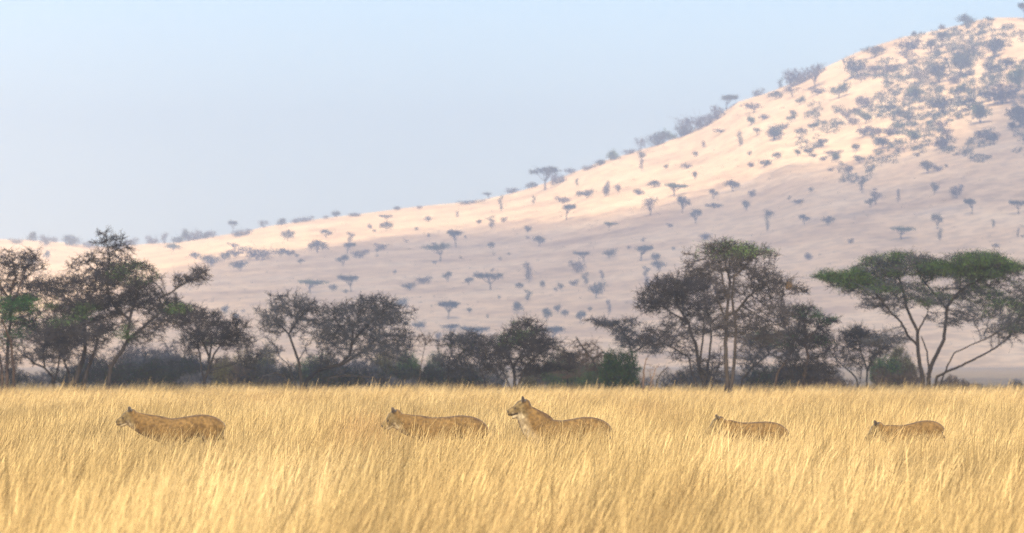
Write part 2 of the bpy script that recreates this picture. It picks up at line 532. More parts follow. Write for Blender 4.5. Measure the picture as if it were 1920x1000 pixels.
px_tree('acacia_tree', 'bare acacia cut by the left frame edge, forked crown over bright green lower leaves', 'tree', 318, (12, 722),
    [([(12, 735), (14, 690), (16, 640), (20, 600), (17, 560), (30, 520), (24, 490)], 6, 3), ([(20, 600), (34, 545), (52, 500)], 4, 2), ([(28, 735), (26, 680), (22, 640), (8, 600)], 5, 3), ([(17, 560), (-10, 520), (-40, 490)], 3, 2), ([(2, 735), (4, 690), (-8, 640)], 5, 3)],
    [(30, 495, 62, 30, 380), (20, 545, 70, 30, 300), (25, 590, 55, 35, 420), (18, 655, 30, 40, 260), (-50, 540, 50, 60, 300)],
    [(34, 578, 50, 26, 10), (20, 625, 36, 30, 6), (60, 560, 25, 12, 5)], group=TREES, bark='bark_brown', twig='twig_dark', leaf='leaf_bright', seed=1, per=2)

px_tree('acacia_tree', 'low dense grey thorn tree leaning left, second trunk from the left frame edge', 'tree', 322, (102, 724),
    [([(104, 735), (97, 705), (84, 690), (66, 684), (48, 668)], 4, 2.5), ([(84, 690), (80, 660), (90, 630)], 3, 2), ([(97, 705), (110, 670), (118, 640)], 3, 2)],
    [(95, 640, 55, 42, 620), (60, 610, 35, 35, 260), (120, 600, 45, 35, 380), (60, 660, 30, 20, 100)],
    [(75, 612, 22, 12, 1)], group=TREES, twig='twig', leaf='leaf', seed=2, rt=0.010, per=3)

px_tree('acacia_tree', 'dark acacia with thick double trunk forking from the grass, under the tallest left crown', 'tree', 312, (142, 727),
    [([(142, 738), (140, 718), (150, 690), (160, 655), (158, 583)], 9, 4), ([(142, 720), (128, 700), (124, 690)], 6, 4), ([(146, 708), (170, 680), (181, 655), (186, 635)], 8, 4), ([(128, 698), (118, 670), (108, 650)], 3.5, 2)],
    [(140, 570, 62, 36, 600), (185, 600, 55, 34, 420), (110, 640, 50, 38, 420), (150, 630, 60, 40, 380), (100, 535, 60, 22, 260)],
    [(165, 585, 26, 16, 5), (120, 600, 30, 14, 3), (90, 570, 30, 14, 3)], group=TREES, twig='twig_dark', leaf='leaf', seed=3, per=3)

px_tree('acacia_tree', 'tallest tree of the left cluster, bare spiky top and long arm reaching right', 'tree', 312, (201, 728),
    [([(201, 740), (204, 705), (207, 690), (224, 665), (238, 640), (245, 594), (258, 553)], 7, 4), ([(238, 640), (272, 610), (306, 583), (335, 575)], 5, 2.5), ([(245, 600), (215, 575), (204, 560), (200, 520), (204, 485), (198, 450), (197, 432)], 4.5, 1.5),
     ([(306, 583), (300, 560), (325, 548), (357, 526), (390, 507)], 3, 1.5), ([(204, 690), (200, 680)], 3, 2), ([(200, 520), (170, 500), (150, 480)], 2.5, 1.2), ([(204, 485), (225, 462), (232, 440)], 2, 1)],
    [(203, 458, 36, 28, 70), (165, 478, 30, 12, 45), (230, 465, 22, 12, 24), (185, 498, 60, 16, 130), (215, 525, 78, 28, 620), (255, 515, 48, 26, 380), (235, 555, 80, 25, 420), (360, 520, 38, 14, 150), (330, 592, 62, 26, 480), (290, 570, 50, 22, 220), (270, 625, 45, 25, 160), (375, 508, 18, 6, 40)],
    [(252, 512, 50, 24, 2), (208, 632, 44, 14, 6), (330, 578, 24, 12, 5), (235, 620, 16, 18, 4)], group=TREES, twig='twig_dark', leaf='leaf', seed=4, per=3, tlen=0.38, dens=1.05)

px_tree('acacia_tree', 'dome crowned bare acacia with one low branch drooping right', 'tree', 325, (378, 724),
    [([(378, 735), (384, 710), (391, 692), (392, 670), (380, 640)], 6, 3), ([(391, 692), (400, 665), (415, 645)], 4, 2), ([(391, 690), (396, 650), (396, 635)], 4, 2), ([(386, 704), (375, 670), (368, 640)], 3, 2), ([(391, 696), (420, 688), (444, 681), (480, 696)], 2.6, 1.2)],
    [(405, 612, 62, 26, 640), (370, 640, 40, 22, 260), (440, 640, 45, 18, 300), (395, 592, 25, 10, 80), (465, 660, 30, 16, 120)],
    [(390, 645, 10, 12, 2)], group=TREES, twig='twig_dark', leaf='leaf', seed=5, per=3, trunk_r=0.13)

px_tree('acacia_tree', 'rounded fine twigged grey acacia, upright stem and low bare branch to the left', 'tree', 322, (566, 724),
    [([(566, 738), (565, 715), (560, 680), (552, 655), (541, 628), (528, 612)], 6, 2.5), ([(541, 628), (556, 604), (570, 583)], 3.5, 2), ([(563, 704), (541, 684), (524, 668), (520, 655)], 3, 1.5), ([(560, 676), (572, 655)], 2.2, 1.2)],
    [(543, 585, 60, 36, 800), (508, 610, 30, 24, 180), (585, 600, 40, 30, 300), (508, 655, 26, 12, 110), (560, 560, 35, 14, 120)],
    group=TREES, twig='twig', seed=6, per=3, tlen=0.34, rt=0.010)

px_tree('acacia_tree', 'broad grey acacia with heavy trunk bending low to the right', 'tree', 326, (572, 722),
    [([(570, 735), (574, 714), (596, 694), (638, 685), (655, 668), (661, 640), (662, 610)], 7, 4), ([(640, 685), (680, 660), (710, 630)], 4, 2.5), ([(661, 640), (700, 600), (725, 580)], 3.5, 2), ([(661, 640), (635, 610), (625, 590)], 3, 2)],
    [(690, 585, 72, 30, 800), (650, 630, 70, 40, 780), (725, 620, 50, 36, 520), (755, 650, 24, 34, 260), (620, 610, 35, 40, 300), (700, 660, 60, 25, 300), (710, 562, 30, 10, 80)],
    group=TREES, twig='twig', seed=7, per=3, tlen=0.36, rt=0.010, dens=1.0)

px_tree('fallen_branch', 'dark fallen limb lying level above the grass under the broad grey acacia', 'branch', 321, (612, 712),
    [([(606, 725), (617, 710), (650, 705), (700, 708), (716, 716)], 3, 2)],
    [(715, 712, 25, 10, 30), (640, 700, 20, 8, 12)], group=None, twig='twig_dark', seed=8, per=1)

px_tree('fallen_branch', 'dark dead limb arching up out of the grass left of the grey acacias', 'branch', 321, (546, 722),
    [([(548, 728), (535, 708), (518, 699), (495, 706), (484, 716)], 3, 1.5)],
    [(490, 712, 15, 8, 20)], group=None, twig='twig_dark', seed=9, per=1)

px_tree('dead_sapling', 'thin pale bare sapling between the broad grey acacia and the dark domed acacias', 'tree', 345, (788, 718),
    [([(787, 730), (788, 695), (794, 660), (799, 640), (793, 625)], 2.2, 1), ([(796, 650), (810, 632), (815, 622)], 1.5, .8)],
    [(798, 638, 20, 16, 60)], group=None, bark='bark_brown', twig='twig_brown', seed=10, per=1, trunk_r=0.05)

px_tree('acacia_tree', 'slim trunked flat crowned acacia, first of the low dark domed pair', 'tree', 330, (842, 722),
    [([(842, 735), (841, 715), (840, 685), (849, 660)], 3.2, 2), ([(841, 690), (862, 665), (880, 650)], 2.2, 1.4), ([(841, 700), (826, 680)], 2, 1)],
    [(872, 640, 46, 20, 520), (842, 672, 34, 14, 240), (880, 680, 48, 26, 420), (905, 655, 40, 20, 260)],
    [(880, 655, 30, 12, .4)], group=TREES, twig='twig', seed=11, per=3, trunk_r=0.09)

px_tree('acacia_tree', 'dark dome crowned acacia with faint green peak, just left of the raised lioness head', 'tree', 322, (966, 725),
    [([(966, 738), (966, 710), (962, 685), (948, 661)], 6, 3), ([(965, 706), (979, 696), (996, 678), (1010, 665)], 4, 2), ([(962, 690), (985, 650)], 3, 2), ([(966, 715), (945, 700), (935, 705)], 3, 1.5), ([(914, 735), (908, 712), (900, 690), (905, 668)], 3, 1.6)],
    [(935, 682, 40, 18, 240), (1005, 688, 45, 18, 240), (1058, 684, 34, 14, 150), (985, 622, 42, 24, 480), (975, 650, 68, 26, 760), (1030, 655, 40, 22, 400), (925, 655, 40, 20, 260), (990, 600, 16, 9, 60), (1060, 672, 25, 16, 120)],
    [(965, 618, 36, 20, 1.6), (950, 640, 25, 12, 1)], group=TREES, twig='twig_dark', leaf='leaf', seed=12, per=3)

px_tree('dead_tree', 'grey half dead tree with leaning snapped limb left of the dark green bush', 'tree', 335, (1124, 722),
    [([(1126, 735), (1121, 700), (1112, 675), (1095, 655), (1080, 633)], 4, 2), ([(1112, 675), (1130, 660), (1150, 668)], 3, 1.5), ([(1066, 735), (1063, 700), (1070, 670)], 3, 2)],
    [(1090, 665, 38, 24, 380), (1125, 680, 40, 22, 260), (1065, 690, 35, 22, 240), (1105, 650, 20, 12, 60)],
    group=None, bark='bark_grey', twig='twig_brown', seed=13, per=2)

px_tree('acacia_tree', 'thin flat topped bare acacia rising behind the dark green bush', 'tree', 345, (1192, 722),
    [([(1194, 735), (1190, 690), (1184, 660), (1176, 632), (1160, 612)], 4, 2), ([(1184, 662), (1205, 650), (1225, 640)], 3, 1.5), ([(1176, 634), (1140, 610), (1115, 603)], 2, 1)],
    [(1155, 606, 48, 10, 360), (1120, 601, 22, 6, 70), (1190, 640, 42, 13, 340), (1170, 622, 30, 14, 160), (1215, 655, 30, 14, 140)],
    group=TREES, twig='twig', seed=14, per=3, trunk_r=0.1, flat=0.35)

px_tree('dead_snag', 'bare brown forked snag standing in the grass right of the dark green bush', 'dead tree', 268, (1206, 736),
    [([(1205, 750), (1207, 717), (1208, 695), (1212, 672)], 4, 2), ([(1207, 720), (1225, 706), (1230, 692), (1237, 684)], 3, 1.2), ([(1222, 708), (1219, 694)], 2, 1)],
    [(1214, 690, 6, 18, 6)], group=None, bark='bark_brown', twig='twig_brown', seed=15, per=1, trunk_r=0.06)

px_tree('dead_snag', 'thin curved grey snag just right of the forked brown snag', 'dead tree', 320, (1232, 730),
    [([(1232, 738), (1230, 715), (1238, 700), (1251, 688)], 3, 1.3)],
    [(1250, 694, 10, 8, 8)], group=None, bark='bark_grey', twig='twig_brown', seed=16, per=1, trunk_r=0.05)

px_tree('acacia_tree', 'black twigged acacia with domed crown and sparse left limb, beside the tallest right tree', 'tree', 316, (1320, 725),
    [([(1322, 738), (1318, 710), (1311, 697), (1305, 650), (1291, 605), (1268, 570)], 7, 3), ([(1316, 706), (1291, 671), (1262, 652), (1238, 642)], 4, 1.6), ([(1320, 712), (1330, 670), (1335, 630), (1330, 590)], 4.5, 2.5), ([(1311, 697), (1318, 640), (1320, 590)], 4, 2), ([(1324, 714), (1350, 680), (1352, 650)], 3, 1.6), ([(1291, 605), (1240, 575), (1210, 575)], 3, 1.5)],
    [(1265, 552, 62, 36, 1100), (1310, 550, 55, 40, 760), (1215, 572, 24, 16, 120), (1245, 632, 50, 26, 260), (1320, 600, 50, 30, 300), (1330, 690, 34, 34, 240), (1275, 522, 45, 14, 160), (1280, 660, 30, 20, 80)],
    group=TREES, twig='twig_dark', seed=17, per=3, rt=0.011, tlen=0.42)

tall = px_tree('acacia_tree', 'tallest right tree, straight double trunk and green tipped flat top', 'tree', 268, (1362, 737),
    [([(1361, 750), (1364, 715), (1360, 677), (1360, 630), (1366, 568), (1370, 529), (1360, 496)], 8, 3), ([(1364, 712), (1377, 677), (1380, 618), (1371, 560), (1376, 520), (1400, 495)], 6, 2.5), ([(1376, 590), (1400, 560), (1418, 545), (1443, 529), (1476, 530)], 4, 1.6), ([(1366, 565), (1355, 530), (1353, 505), (1325, 490)], 3.5, 1.6), ([(1360, 600), (1345, 560), (1342, 520)], 3, 1.5)],
    [(1310, 508, 36, 16, 150), (1422, 508, 44, 18, 200), (1365, 500, 60, 14, 160), (1365, 468, 62, 14, 560), (1330, 485, 48, 15, 260), (1405, 480, 50, 12, 320), (1440, 475, 22, 7, 70), (1355, 455, 25, 8, 90), (1445, 535, 50, 22, 420), (1400, 520, 40, 22, 180), (1372, 610, 46, 26, 560), (1430, 590, 55, 36, 420), (1370, 545, 40, 30, 200), (1490, 545, 34, 12, 80), (1440, 630, 40, 24, 180)],
    [(1365, 464, 64, 16, 1.7), (1412, 472, 50, 12, 1.7), (1330, 478, 40, 10, 1.5)], group=TREES, twig='twig_dark', leaf='leaf', seed=18, per=3, trunk_r=0.17, tlen=0.38, rt=0.0095, leafsize=0.08)

px_tree('acacia_tree', 'grey green leaning tree between the tallest right tree and the brown bushy one', 'tree', 335, (1388, 722),
    [([(1386, 735), (1392, 712), (1410, 692), (1443, 664), (1438, 650)], 4, 2), ([(1415, 689), (1405, 665)], 2.5, 1.5)],
    [(1430, 640, 40, 24, 520), (1410, 670, 34, 24, 300), (1460, 660, 25, 20, 160)],
    [(1425, 632, 34, 14, 1)], group=TREES, twig='twig', leaf='leaf', seed=19, per=3, trunk_r=0.1)

px_tree('acacia_tree', 'dark brown bushy tree with bright green tuft, tangled to the ground', 'tree', 320, (1505, 724),
    [([(1507, 738), (1508, 705), (1516, 670), (1510, 640), (1508, 600)], 6, 3.5), ([(1450, 735), (1456, 700), (1470, 680), (1486, 655)], 4, 2), ([(1506, 712), (1530, 690), (1545, 680)], 3.5, 2), ([(1508, 640), (1535, 615)], 3, 2), ([(1510, 650), (1480, 620)], 3, 2)],
    [(1505, 600, 42, 30, 700), (1515, 640, 52, 34, 700), (1475, 650, 30, 34, 320), (1530, 690, 48, 28, 520), (1485, 695, 34, 22, 240), (1550, 600, 24, 12, 160), (1480, 585, 30, 20, 200)],
    [(1548, 592, 26, 14, 6), (1545, 640, 22, 14, 1.5), (1465, 635, 24, 18, 1), (1510, 585, 40, 14, .6)], group=TREES, bark='bark_brown', twig='twig_dark', leaf='leaf_bright', seed=20, per=3)

px_tree('acacia_tree', 'slender grey stems under a thin crown, between brown bushy tree and green umbrella tree', 'tree', 322, (1614, 728),
    [([(1611, 740), (1606, 712), (1597, 700), (1580, 686), (1561, 665)], 3.2, 1.4), ([(1627, 740), (1625, 710), (1626, 692), (1614, 660), (1610, 640)], 3.6, 1.8), ([(1626, 695), (1640, 670), (1650, 655)], 2.5, 1.3), ([(1608, 716), (1618, 685), (1616, 670)], 2, 1)],
    [(1612, 632, 44, 24, 560), (1570, 655, 24, 12, 100), (1645, 650, 30, 20, 220), (1610, 670, 34, 20, 180)],
    group=TREES, bark='bark_grey', twig='twig', seed=21, per=3, trunk_r=0.1)

px_tree('acacia_tree', 'wide green umbrella acacia at the right, many stems spreading from one base', 'tree', 316, (1738, 726),
    [([(1734, 740), (1730, 712), (1724, 686), (1721, 622), (1700, 575), (1692, 545), (1682, 510)], 7, 3), ([(1722, 650), (1700, 628), (1688, 605), (1670, 590), (1650, 565), (1636, 550)], 4, 2), ([(1738, 740), (1742, 700), (1750, 675), (1769, 635), (1775, 574), (1790, 552), (1807, 539), (1838, 522)], 7, 3), ([(1775, 580), (1753, 552), (1735, 530), (1722, 516)], 3.5, 2),
     ([(1744, 722), (1758, 706), (1790, 692), (1822, 678), (1868, 654), (1898, 632)], 4.5, 2.2), ([(1752, 706), (1775, 688), (1788, 662), (1820, 645), (1850, 635)], 3, 1.5), ([(1721, 622), (1738, 590), (1742, 570)], 3, 1.6), ([(1742, 700), (1738, 660), (1728, 630)], 3, 2), ([(1800, 545), (1800, 520), (1812, 505)], 3, 1.5)],
    [(1760, 498, 44, 14, 260), (1650, 505, 60, 13, 300), (1680, 545, 80, 20, 260), (1820, 545, 70, 22, 260), (1600, 535, 50, 12, 140), (1690, 488, 66, 14, 620), (1715, 505, 78, 12, 520), (1595, 518, 62, 13, 480), (1545, 521, 28, 5, 70), (1640, 530, 45, 13, 300), (1830, 492, 66, 19, 760), (1880, 500, 50, 18, 420), (1850, 515, 60, 14, 420), (1775, 510, 40, 14, 220), (1740, 562, 46, 12, 260), (1895, 600, 52, 40, 1000), (1925, 560, 36, 34, 520), (1780, 598, 50, 14, 160), (1655, 572, 50, 12, 160), (1830, 590, 50, 20, 200), (1650, 485, 40, 8, 120), (1600, 545, 30, 8, 60), (1870, 560, 40, 18, 120), (1660, 640, 45, 10, 130)],
    [(1690, 488, 82, 18, 5), (1715, 507, 84, 16, 4), (1590, 517, 75, 17, 6), (1640, 530, 50, 14, 3), (1835, 492, 76, 24, 5), (1880, 505, 60, 24, 4), (1742, 562, 48, 15, 4), (1895, 590, 56, 34, 2), (1850, 560, 44, 22, 2), (1600, 532, 80, 24, 3), (1700, 520, 100, 34, 3), (1840, 515, 90, 38, 3)],
    group=TREES, bark='bark', twig='twig', leaf='leaf', seed=22, per=3, dens=0.72, airy=False, trunk_r=0.16, flat=0.4, leafsize=0.095, tlen=0.40, rt=0.0095)

# weaver nest hanging in the tallest right tree
def nest():
    bm = bmesh.new()
    bmesh.ops.create_icosphere(bm, subdivisions=3, radius=0.17)
    for v in bm.verts:
        n = v.co.normalized()
        v.co *= 1 + 0.25 * (random.random() - .5)
        if v.co.z < 0: v.co.z *= 1.35
    me = bpy.data.meshes.new('bird_nest'); bm.to_mesh(me); bm.free(); me.materials.append(M['nest'])
    p = at(1479, 535, 268)
    o = link('bird_nest', me, None, p)
    tag(o, 'small brown ball nest hung in the right arm of the tallest right tree', 'bird nest')
nest()

# ------------------------------------------------------------------ shrubs of the understory
def make_shrub(name, h, w, n, twig, leaf=None, ln=2, seed=0, leafsize=0.11, per=3, rt=0.010):
    rng = np.random.default_rng(seed)
    stems = []
    for k in range(6):
        a = rng.uniform(0, 2 * math.pi)
        e = np.array([math.cos(a) * w * .28, math.sin(a) * w * .28, h * .45])
        stems.append(([np.array([math.cos(a) * .01, math.sin(a) * .01, -.1]), e * .5 + rng.normal(size=3) * .06, e], 0.035, 0.018))
    d = rng.normal(size=(n, 3)); d /= np.linalg.norm(d, axis=1, keepdims=True)
    A = d * rng.random((n, 1)) ** .45 * np.array([w / 2, w / 2, h * .45]) + np.array([0, 0, h * .55])
    A = A * (1 + 0.18 * np.sin(A[:, :1] * 3.1 + seed)) 
    pos, par, sr = colonise(stems, A, 0.16, 0.2, rng, jitter=.35)
    r, c = radii(pos, par, sr, 0.010, 0.05)
    i = np.nonzero(par >= 0)[0]; p = par[i]
    root = empty(name, (0, 0, 0))
    st = sr[i] > 0
    V, Q = tubes(pos[p][st], pos[i][st], r[p][st], r[i][st], 5, .2)
    link('stem', npmesh('stem', V, Q, True, mat=M['bark' if twig != 'twig_brown' else 'bark_brown']), root)
    V, Q = tubes(pos[p][~st], pos[i][~st], np.minimum(r[p][~st], .02), r[i][~st], 3, .1)
    (tv, tq), tips = make_crown(pos, par, r, rng, per, .3, rt, .8, .12)
    V, Q = join([(V, Q), (tv, tq)])
    link('crown', npmesh('crown', V, Q, mat=M[twig]), root)
    if leaf:
        LP = np.repeat(tips, ln, 0) if ln >= 1 else tips[rng.random(len(tips)) < ln]
        LP = LP + rng.normal(size=LP.shape) * .08
        V, Q = leaf_quads(LP, leafsize, rng)
        link('foliage', npmesh('foliage', V, Q, mat=M[leaf]), root)
    return root

USED = set()
def place(proto, loc, rz, sc, label, cat, group):
    """the first placement moves the built thing itself, the others are copies of it and of its parts"""
    if proto.name in USED: o = copy_tree(proto)
    else: o = proto; USED.add(proto.name)
    o.location = loc; o.rotation_euler = (0, 0, rz); o.scale = sc
    if 'group' in o.keys(): del o['group']
    tag(o, label, cat, group)
    return o

def landmark(x):
    L = [(-40, 'the left frame edge'), (30, 'the acacia cut by the left edge'), (110, 'the leaning thorn tree'), (200, 'the tallest left tree'), (300, 'the long right reaching arm'),
         (390, 'the dome crowned left acacia'), (480, 'the gap before the grey acacias'), (560, 'the rounded grey acacia'), (680, 'the broad grey acacia'), (790, 'the thin pale sapling'),
         (870, 'the flat crowned dark acacia'), (975, 'the raised lioness head'), (1060, 'the green peaked dome acacia'), (1160, 'the dark green bush'), (1215, 'the forked brown snag'), (1275, 'the black twigged acacia'),
         (1365, 'the tallest right tree'), (1440, 'the bird nest'), (1510, 'the brown bushy tree'), (1610, 'the slender grey stems'), (1690, 'the green umbrella, left half'), (1770, 'the green umbrella, middle'), (1850, 'the green umbrella, right half'), (1930, 'the right frame edge')]
    return min(L, key=lambda t: abs(t[0] - x))[1]

SH = {
    'grey': [make_shrub('bare_shrub', 2.2, 2.6, 650, 'twig', None, 0, 41), make_shrub('bare_shrub', 1.8, 3.2, 650, 'twig_grey', None, 0, 42)],
    'dark': [make_shrub('bare_shrub', 2.4, 3.0, 750, 'twig_dark', 'leaf_dark', .25, 43)],
    'brown': [make_shrub('dry_shrub', 1.8, 2.8, 650, 'twig_brown', None, 0, 44)],
    'yellow': [make_shrub('leafy_shrub', 2.0, 2.4, 420, 'twig_brown', 'leaf_sunlit', 2, 45)],
    'green': [make_shrub('leafy_shrub', 1.9, 2.6, 520, 'twig', 'leaf', 2, 46)],
    'deep': [make_shrub('evergreen_bush', 1.5, 2.1, 560, 'twig_dark', 'leaf_dark', 7, 47, 0.10)],
}
SH_WORD = {'grey': ('bare grey shrub', 'shrub'), 'dark': ('dark leafless shrub', 'shrub'), 'brown': ('dry brown shrub', 'shrub'),
           'yellow': ('yellowish shrub', 'shrub'), 'green': ('dull green shrub', 'shrub'), 'deep': ('dense dark green round bush', 'bush')}
shr = [  # x, top y, width px, distance, kind
    (240, 652, 100, 400, 'grey'), (282, 646, 100, 390, 'grey'), (335, 644, 110, 400, 'grey'), (375, 656, 100, 410, 'grey'), (432, 668, 80, 380, 'brown'), (465, 662, 70, 420, 'yellow'), (612, 668, 90, 400, 'grey'), (662, 660, 100, 410, 'grey'), (718, 666, 60, 420, 'yellow'), (762, 664, 60, 420, 'green'),
    (818, 684, 60, 390, 'grey'), (872, 674, 70, 400, 'grey'), (1002, 682, 70, 390, 'grey'), (1044, 676, 60, 370, 'green'), (1132, 680, 70, 390, 'green'), (1072, 672, 60, 420, 'yellow'), (155, 668, 90, 400, 'grey'), (1388, 684, 70, 390, 'grey'), (1452, 682, 70, 380, 'dark'), (1502, 684, 80, 370, 'dark'),
    (1160, 667, 70, 330, 'deep'),
    (15, 690, 70, 390, 'dark'), (130, 690, 70, 380, 'dark'), (205, 680, 80, 370, 'dark'), (265, 684, 80, 350, 'dark'), (315, 680, 80, 390, 'dark'), (395, 676, 90, 390, 'dark'), (470, 690, 70, 350, 'dark'), (520, 676, 90, 400, 'grey'),
    (577, 680, 60, 410, 'green'), (630, 676, 90, 400, 'grey'), (845, 680, 80, 400, 'grey'), (880, 694, 70, 350, 'dark'), (1060, 678, 80, 400, 'grey'), (1112, 694, 60, 350, 'green'), (1200, 700, 50, 350, 'grey'), (1310, 690, 70, 380, 'dark'), (1370, 694, 70, 380, 'grey'), (1425, 690, 70, 350, 'dark'), (1520, 694, 80, 350, 'brown'),
    (55, 700, 60, 400, 'grey'), (85, 690, 50, 440, 'grey'), (175, 668, 70, 420, 'dark'), (225, 670, 60, 400, 'grey'), (250, 640, 90, 430, 'grey'), (300, 636, 110, 420, 'grey'), (290, 676, 80, 380, 'dark'), (345, 660, 80, 400, 'grey'),
    (330, 690, 60, 360, 'dark'), (365, 688, 50, 350, 'grey'), (420, 684, 60, 360, 'yellow'), (440, 668, 70, 400, 'grey'), (450, 690, 50, 350, 'brown'), (480, 672, 50, 430, 'green'), (505, 684, 60, 360, 'grey'), (540, 688, 60, 380, 'dark'), (500, 655, 46, 460, 'yellow'),
    (595, 665, 60, 400, 'green'), (610, 690, 60, 350, 'dark'), (650, 692, 70, 345, 'dark'), (690, 680, 80, 380, 'grey'), (725, 664, 50, 430, 'yellow'), (740, 690, 70, 360, 'dark'), (770, 672, 50, 430, 'green'), (790, 690, 60, 370, 'dark'), (750, 700, 50, 345, 'grey'),
    (820, 688, 50, 370, 'dark'), (815, 664, 40, 460, 'green'), (860, 694, 60, 350, 'dark'), (900, 690, 60, 360, 'grey'), (930, 694, 40, 370, 'dark'), (1005, 690, 40, 420, 'green'), (990, 704, 40, 345, 'yellow'), (1035, 684, 60, 380, 'brown'), (1045, 660, 44, 440, 'yellow'),
    (1075, 690, 60, 360, 'green'), (1100, 684, 50, 400, 'green'), (1085, 660, 46, 430, 'grey'), (1125, 690, 50, 360, 'green'), (1180, 694, 50, 345, 'brown'), (1255, 698, 50, 380, 'grey'), (1280, 690, 60, 400, 'brown'),
    (1300, 694, 40, 360, 'grey'), (1400, 694, 50, 360, 'grey'), (1430, 700, 60, 380, 'grey'), (1340, 700, 50, 345, 'grey'), (1470, 700, 50, 345, 'dark'), (1540, 706, 60, 345, 'brown'), (1575, 704, 50, 360, 'brown'), (1560, 690, 40, 400, 'grey'),
    (1690, 655, 80, 420, 'yellow'), (1665, 672, 90, 400, 'green'), (1660, 690, 60, 350, 'brown'), (1705, 686, 60, 350, 'brown'), (1775, 704, 50, 345, 'brown'), (1640, 664, 30, 470, 'yellow'), (1905, 712, 30, 420, 'grey'), (1810, 712, 60, 345, 'brown'),
]
shr = [(t[0] + i_ * .013,) + t[1:] for i_, t in enumerate(shr)]
seen = {}
for (x, yt, w, Y, kd) in shr:
    seen.setdefault((kd, landmark(x)), []).append(x)
for n_, (x, yt, w, Y, kd) in enumerate(shr):
    protos = SH[kd]; pr = protos[n_ % len(protos)]
    base_h = {'bare_shrub': 2.2, 'dry_shrub': 1.8, 'leafy_shrub': 2.0, 'evergreen_bush': 1.5}[pr.name.split('.')[0]]
    base_w = 2.7 if kd != 'deep' else 2.1
    ztop = at(x, yt, Y)[2]
    sw, sh_ = w * Y / F / base_w, ztop / base_h
    wd, cat = SH_WORD[kd]
    mates = sorted(seen[(kd, landmark(x))])
    pre = ''
    if len(mates) == 2: pre = 'left ' if x == mates[0] else 'right '
    elif len(mates) > 2: pre = 'leftmost ' if x == mates[0] else 'rightmost ' if x == mates[-1] else ['', 'second ', 'third ', 'fourth ', 'fifth ', 'sixth '][mates.index(x)]
    if kd == 'deep': lab = 'dense dark green bush in the tree line, left of the forked snag'
    else: lab = f'{pre}{wd} in the tree line at {landmark(x)}'
    place(pr, (at(x, 700, Y)[0], Y, 0), random.uniform(0, 6.28), (sw, sw, sh_), lab, cat, None if kd == 'deep' else 'shrubs filling the tree line')

# ------------------------------------------------------------------ trees and bushes scattered on the hill (built one metre wide and high, scaled per place)
def hill_proto(name, kind, seed, leafmat, n=420):
    n = int(n * 1.7)
    rng = np.random.default_rng(seed)
    root = empty(name, (0, 0, 0))
    if kind == 'umbrella':
        lob = [(rng.uniform(-.3, .3), rng.uniform(-.3, .3), rng.uniform(.66, .82), rng.uniform(.18, .27), rng.uniform(.11, .17)) for _ in range(8)]; th = .55
    elif kind == 'round':
        lob = [(rng.uniform(-.25, .25), rng.uniform(-.25, .25), rng.uniform(.35, .75), rng.uniform(.18, .28), rng.uniform(.2, .28)) for _ in range(7)]; th = .35
    elif kind == 'tall':
        lob = [(rng.uniform(-.18, .18), rng.uniform(-.18, .18), z, rng.uniform(.22, .34), .16) for z in (.25, .42, .58, .72, .86)]; th = .3
    elif kind == 'vase':
        lob = [(rng.uniform(-.28, .28), rng.uniform(-.28, .28), rng.uniform(.42, .82), rng.uniform(.18, .28), .19) for _ in range(8)]; th = .35
    else:
        lob = [(rng.uniform(-.3, .3), rng.uniform(-.3, .3), rng.uniform(.3, .6), rng.uniform(.2, .3), rng.uniform(.25, .35)) for _ in range(6)]; th = .2
    P = []
    for (x, y, z, rx, rz) in lob:
        m = n // len(lob)
        d = rng.normal(size=(m, 3)); d /= np.linalg.norm(d, axis=1, keepdims=True)
        P.append(np.array([x, y, z]) + d * rng.random((m, 1)) ** .5 * np.array([rx, rx, rz]))
    P = np.concatenate(P); P = P[P[:, 2] > .03]
    V, Q = leaf_quads(P, .115, rng)
    S0, S1, ra, rb = [], [], [], []
    b = np.array([0, 0, -.08]); t = np.array([rng.normal() * .03, 0, th * .6])
    S0.append(b); S1.append(t); ra.append(.026); rb.append(.018)
    for (x, y, z, rx, rz) in lob:
        e = np.array([x, y, z]); mid = t + (e - t) * .5 + np.array([0, 0, -.03])
        S0 += [t, mid]; S1 += [mid, e]; ra += [.016, .011]; rb += [.011, .006]
        for q in range(4):
            d = rng.normal(size=3) * np.array([rx, rx, rz]) * .8
            S0.append(e); S1.append(e + d); ra.append(.006); rb.append(.003)
    tv, tq = tubes(S0, S1, np.array(ra), np.array(rb), 4, .2)
    link('trunk', npmesh('trunk', tv, tq, True, mat=M['bark']), root)
    link('crown', npmesh('crown', V, Q, mat=M[leafmat]), root)
    return root

HP = {
    'U': [hill_proto('umbrella_tree', 'umbrella', 61, 'hill_leaf'), hill_proto('umbrella_tree', 'umbrella', 62, 'hill_leaf')],
    'G': [hill_proto('umbrella_tree', 'umbrella', 63, 'hill_green')],
    'B': [hill_proto('round_bush', 'round', 64, 'hill_leaf', 460), hill_proto('round_bush', 'bush', 65, 'hill_twig', 420), hill_proto('round_bush', 'round', 66, 'hill_leaf', 380)],
    'N': [hill_proto('green_bush', 'round', 67, 'hill_green', 420)],
    'T': [hill_proto('slim_tree', 'tall', 68, 'hill_leaf', 300), hill_proto('slim_tree', 'tall', 69, 'hill_twig', 260)],
    'V': [hill_proto('hill_tree', 'vase', 70, 'hill_leaf', 320), hill_proto('hill_tree', 'vase', 71, 'hill_leaf', 360)],
    'R': [hill_proto('bare_tree', 'vase', 72, 'hill_twig', 170), hill_proto('bare_tree', 'round', 73, 'hill_twig', 200)],
}
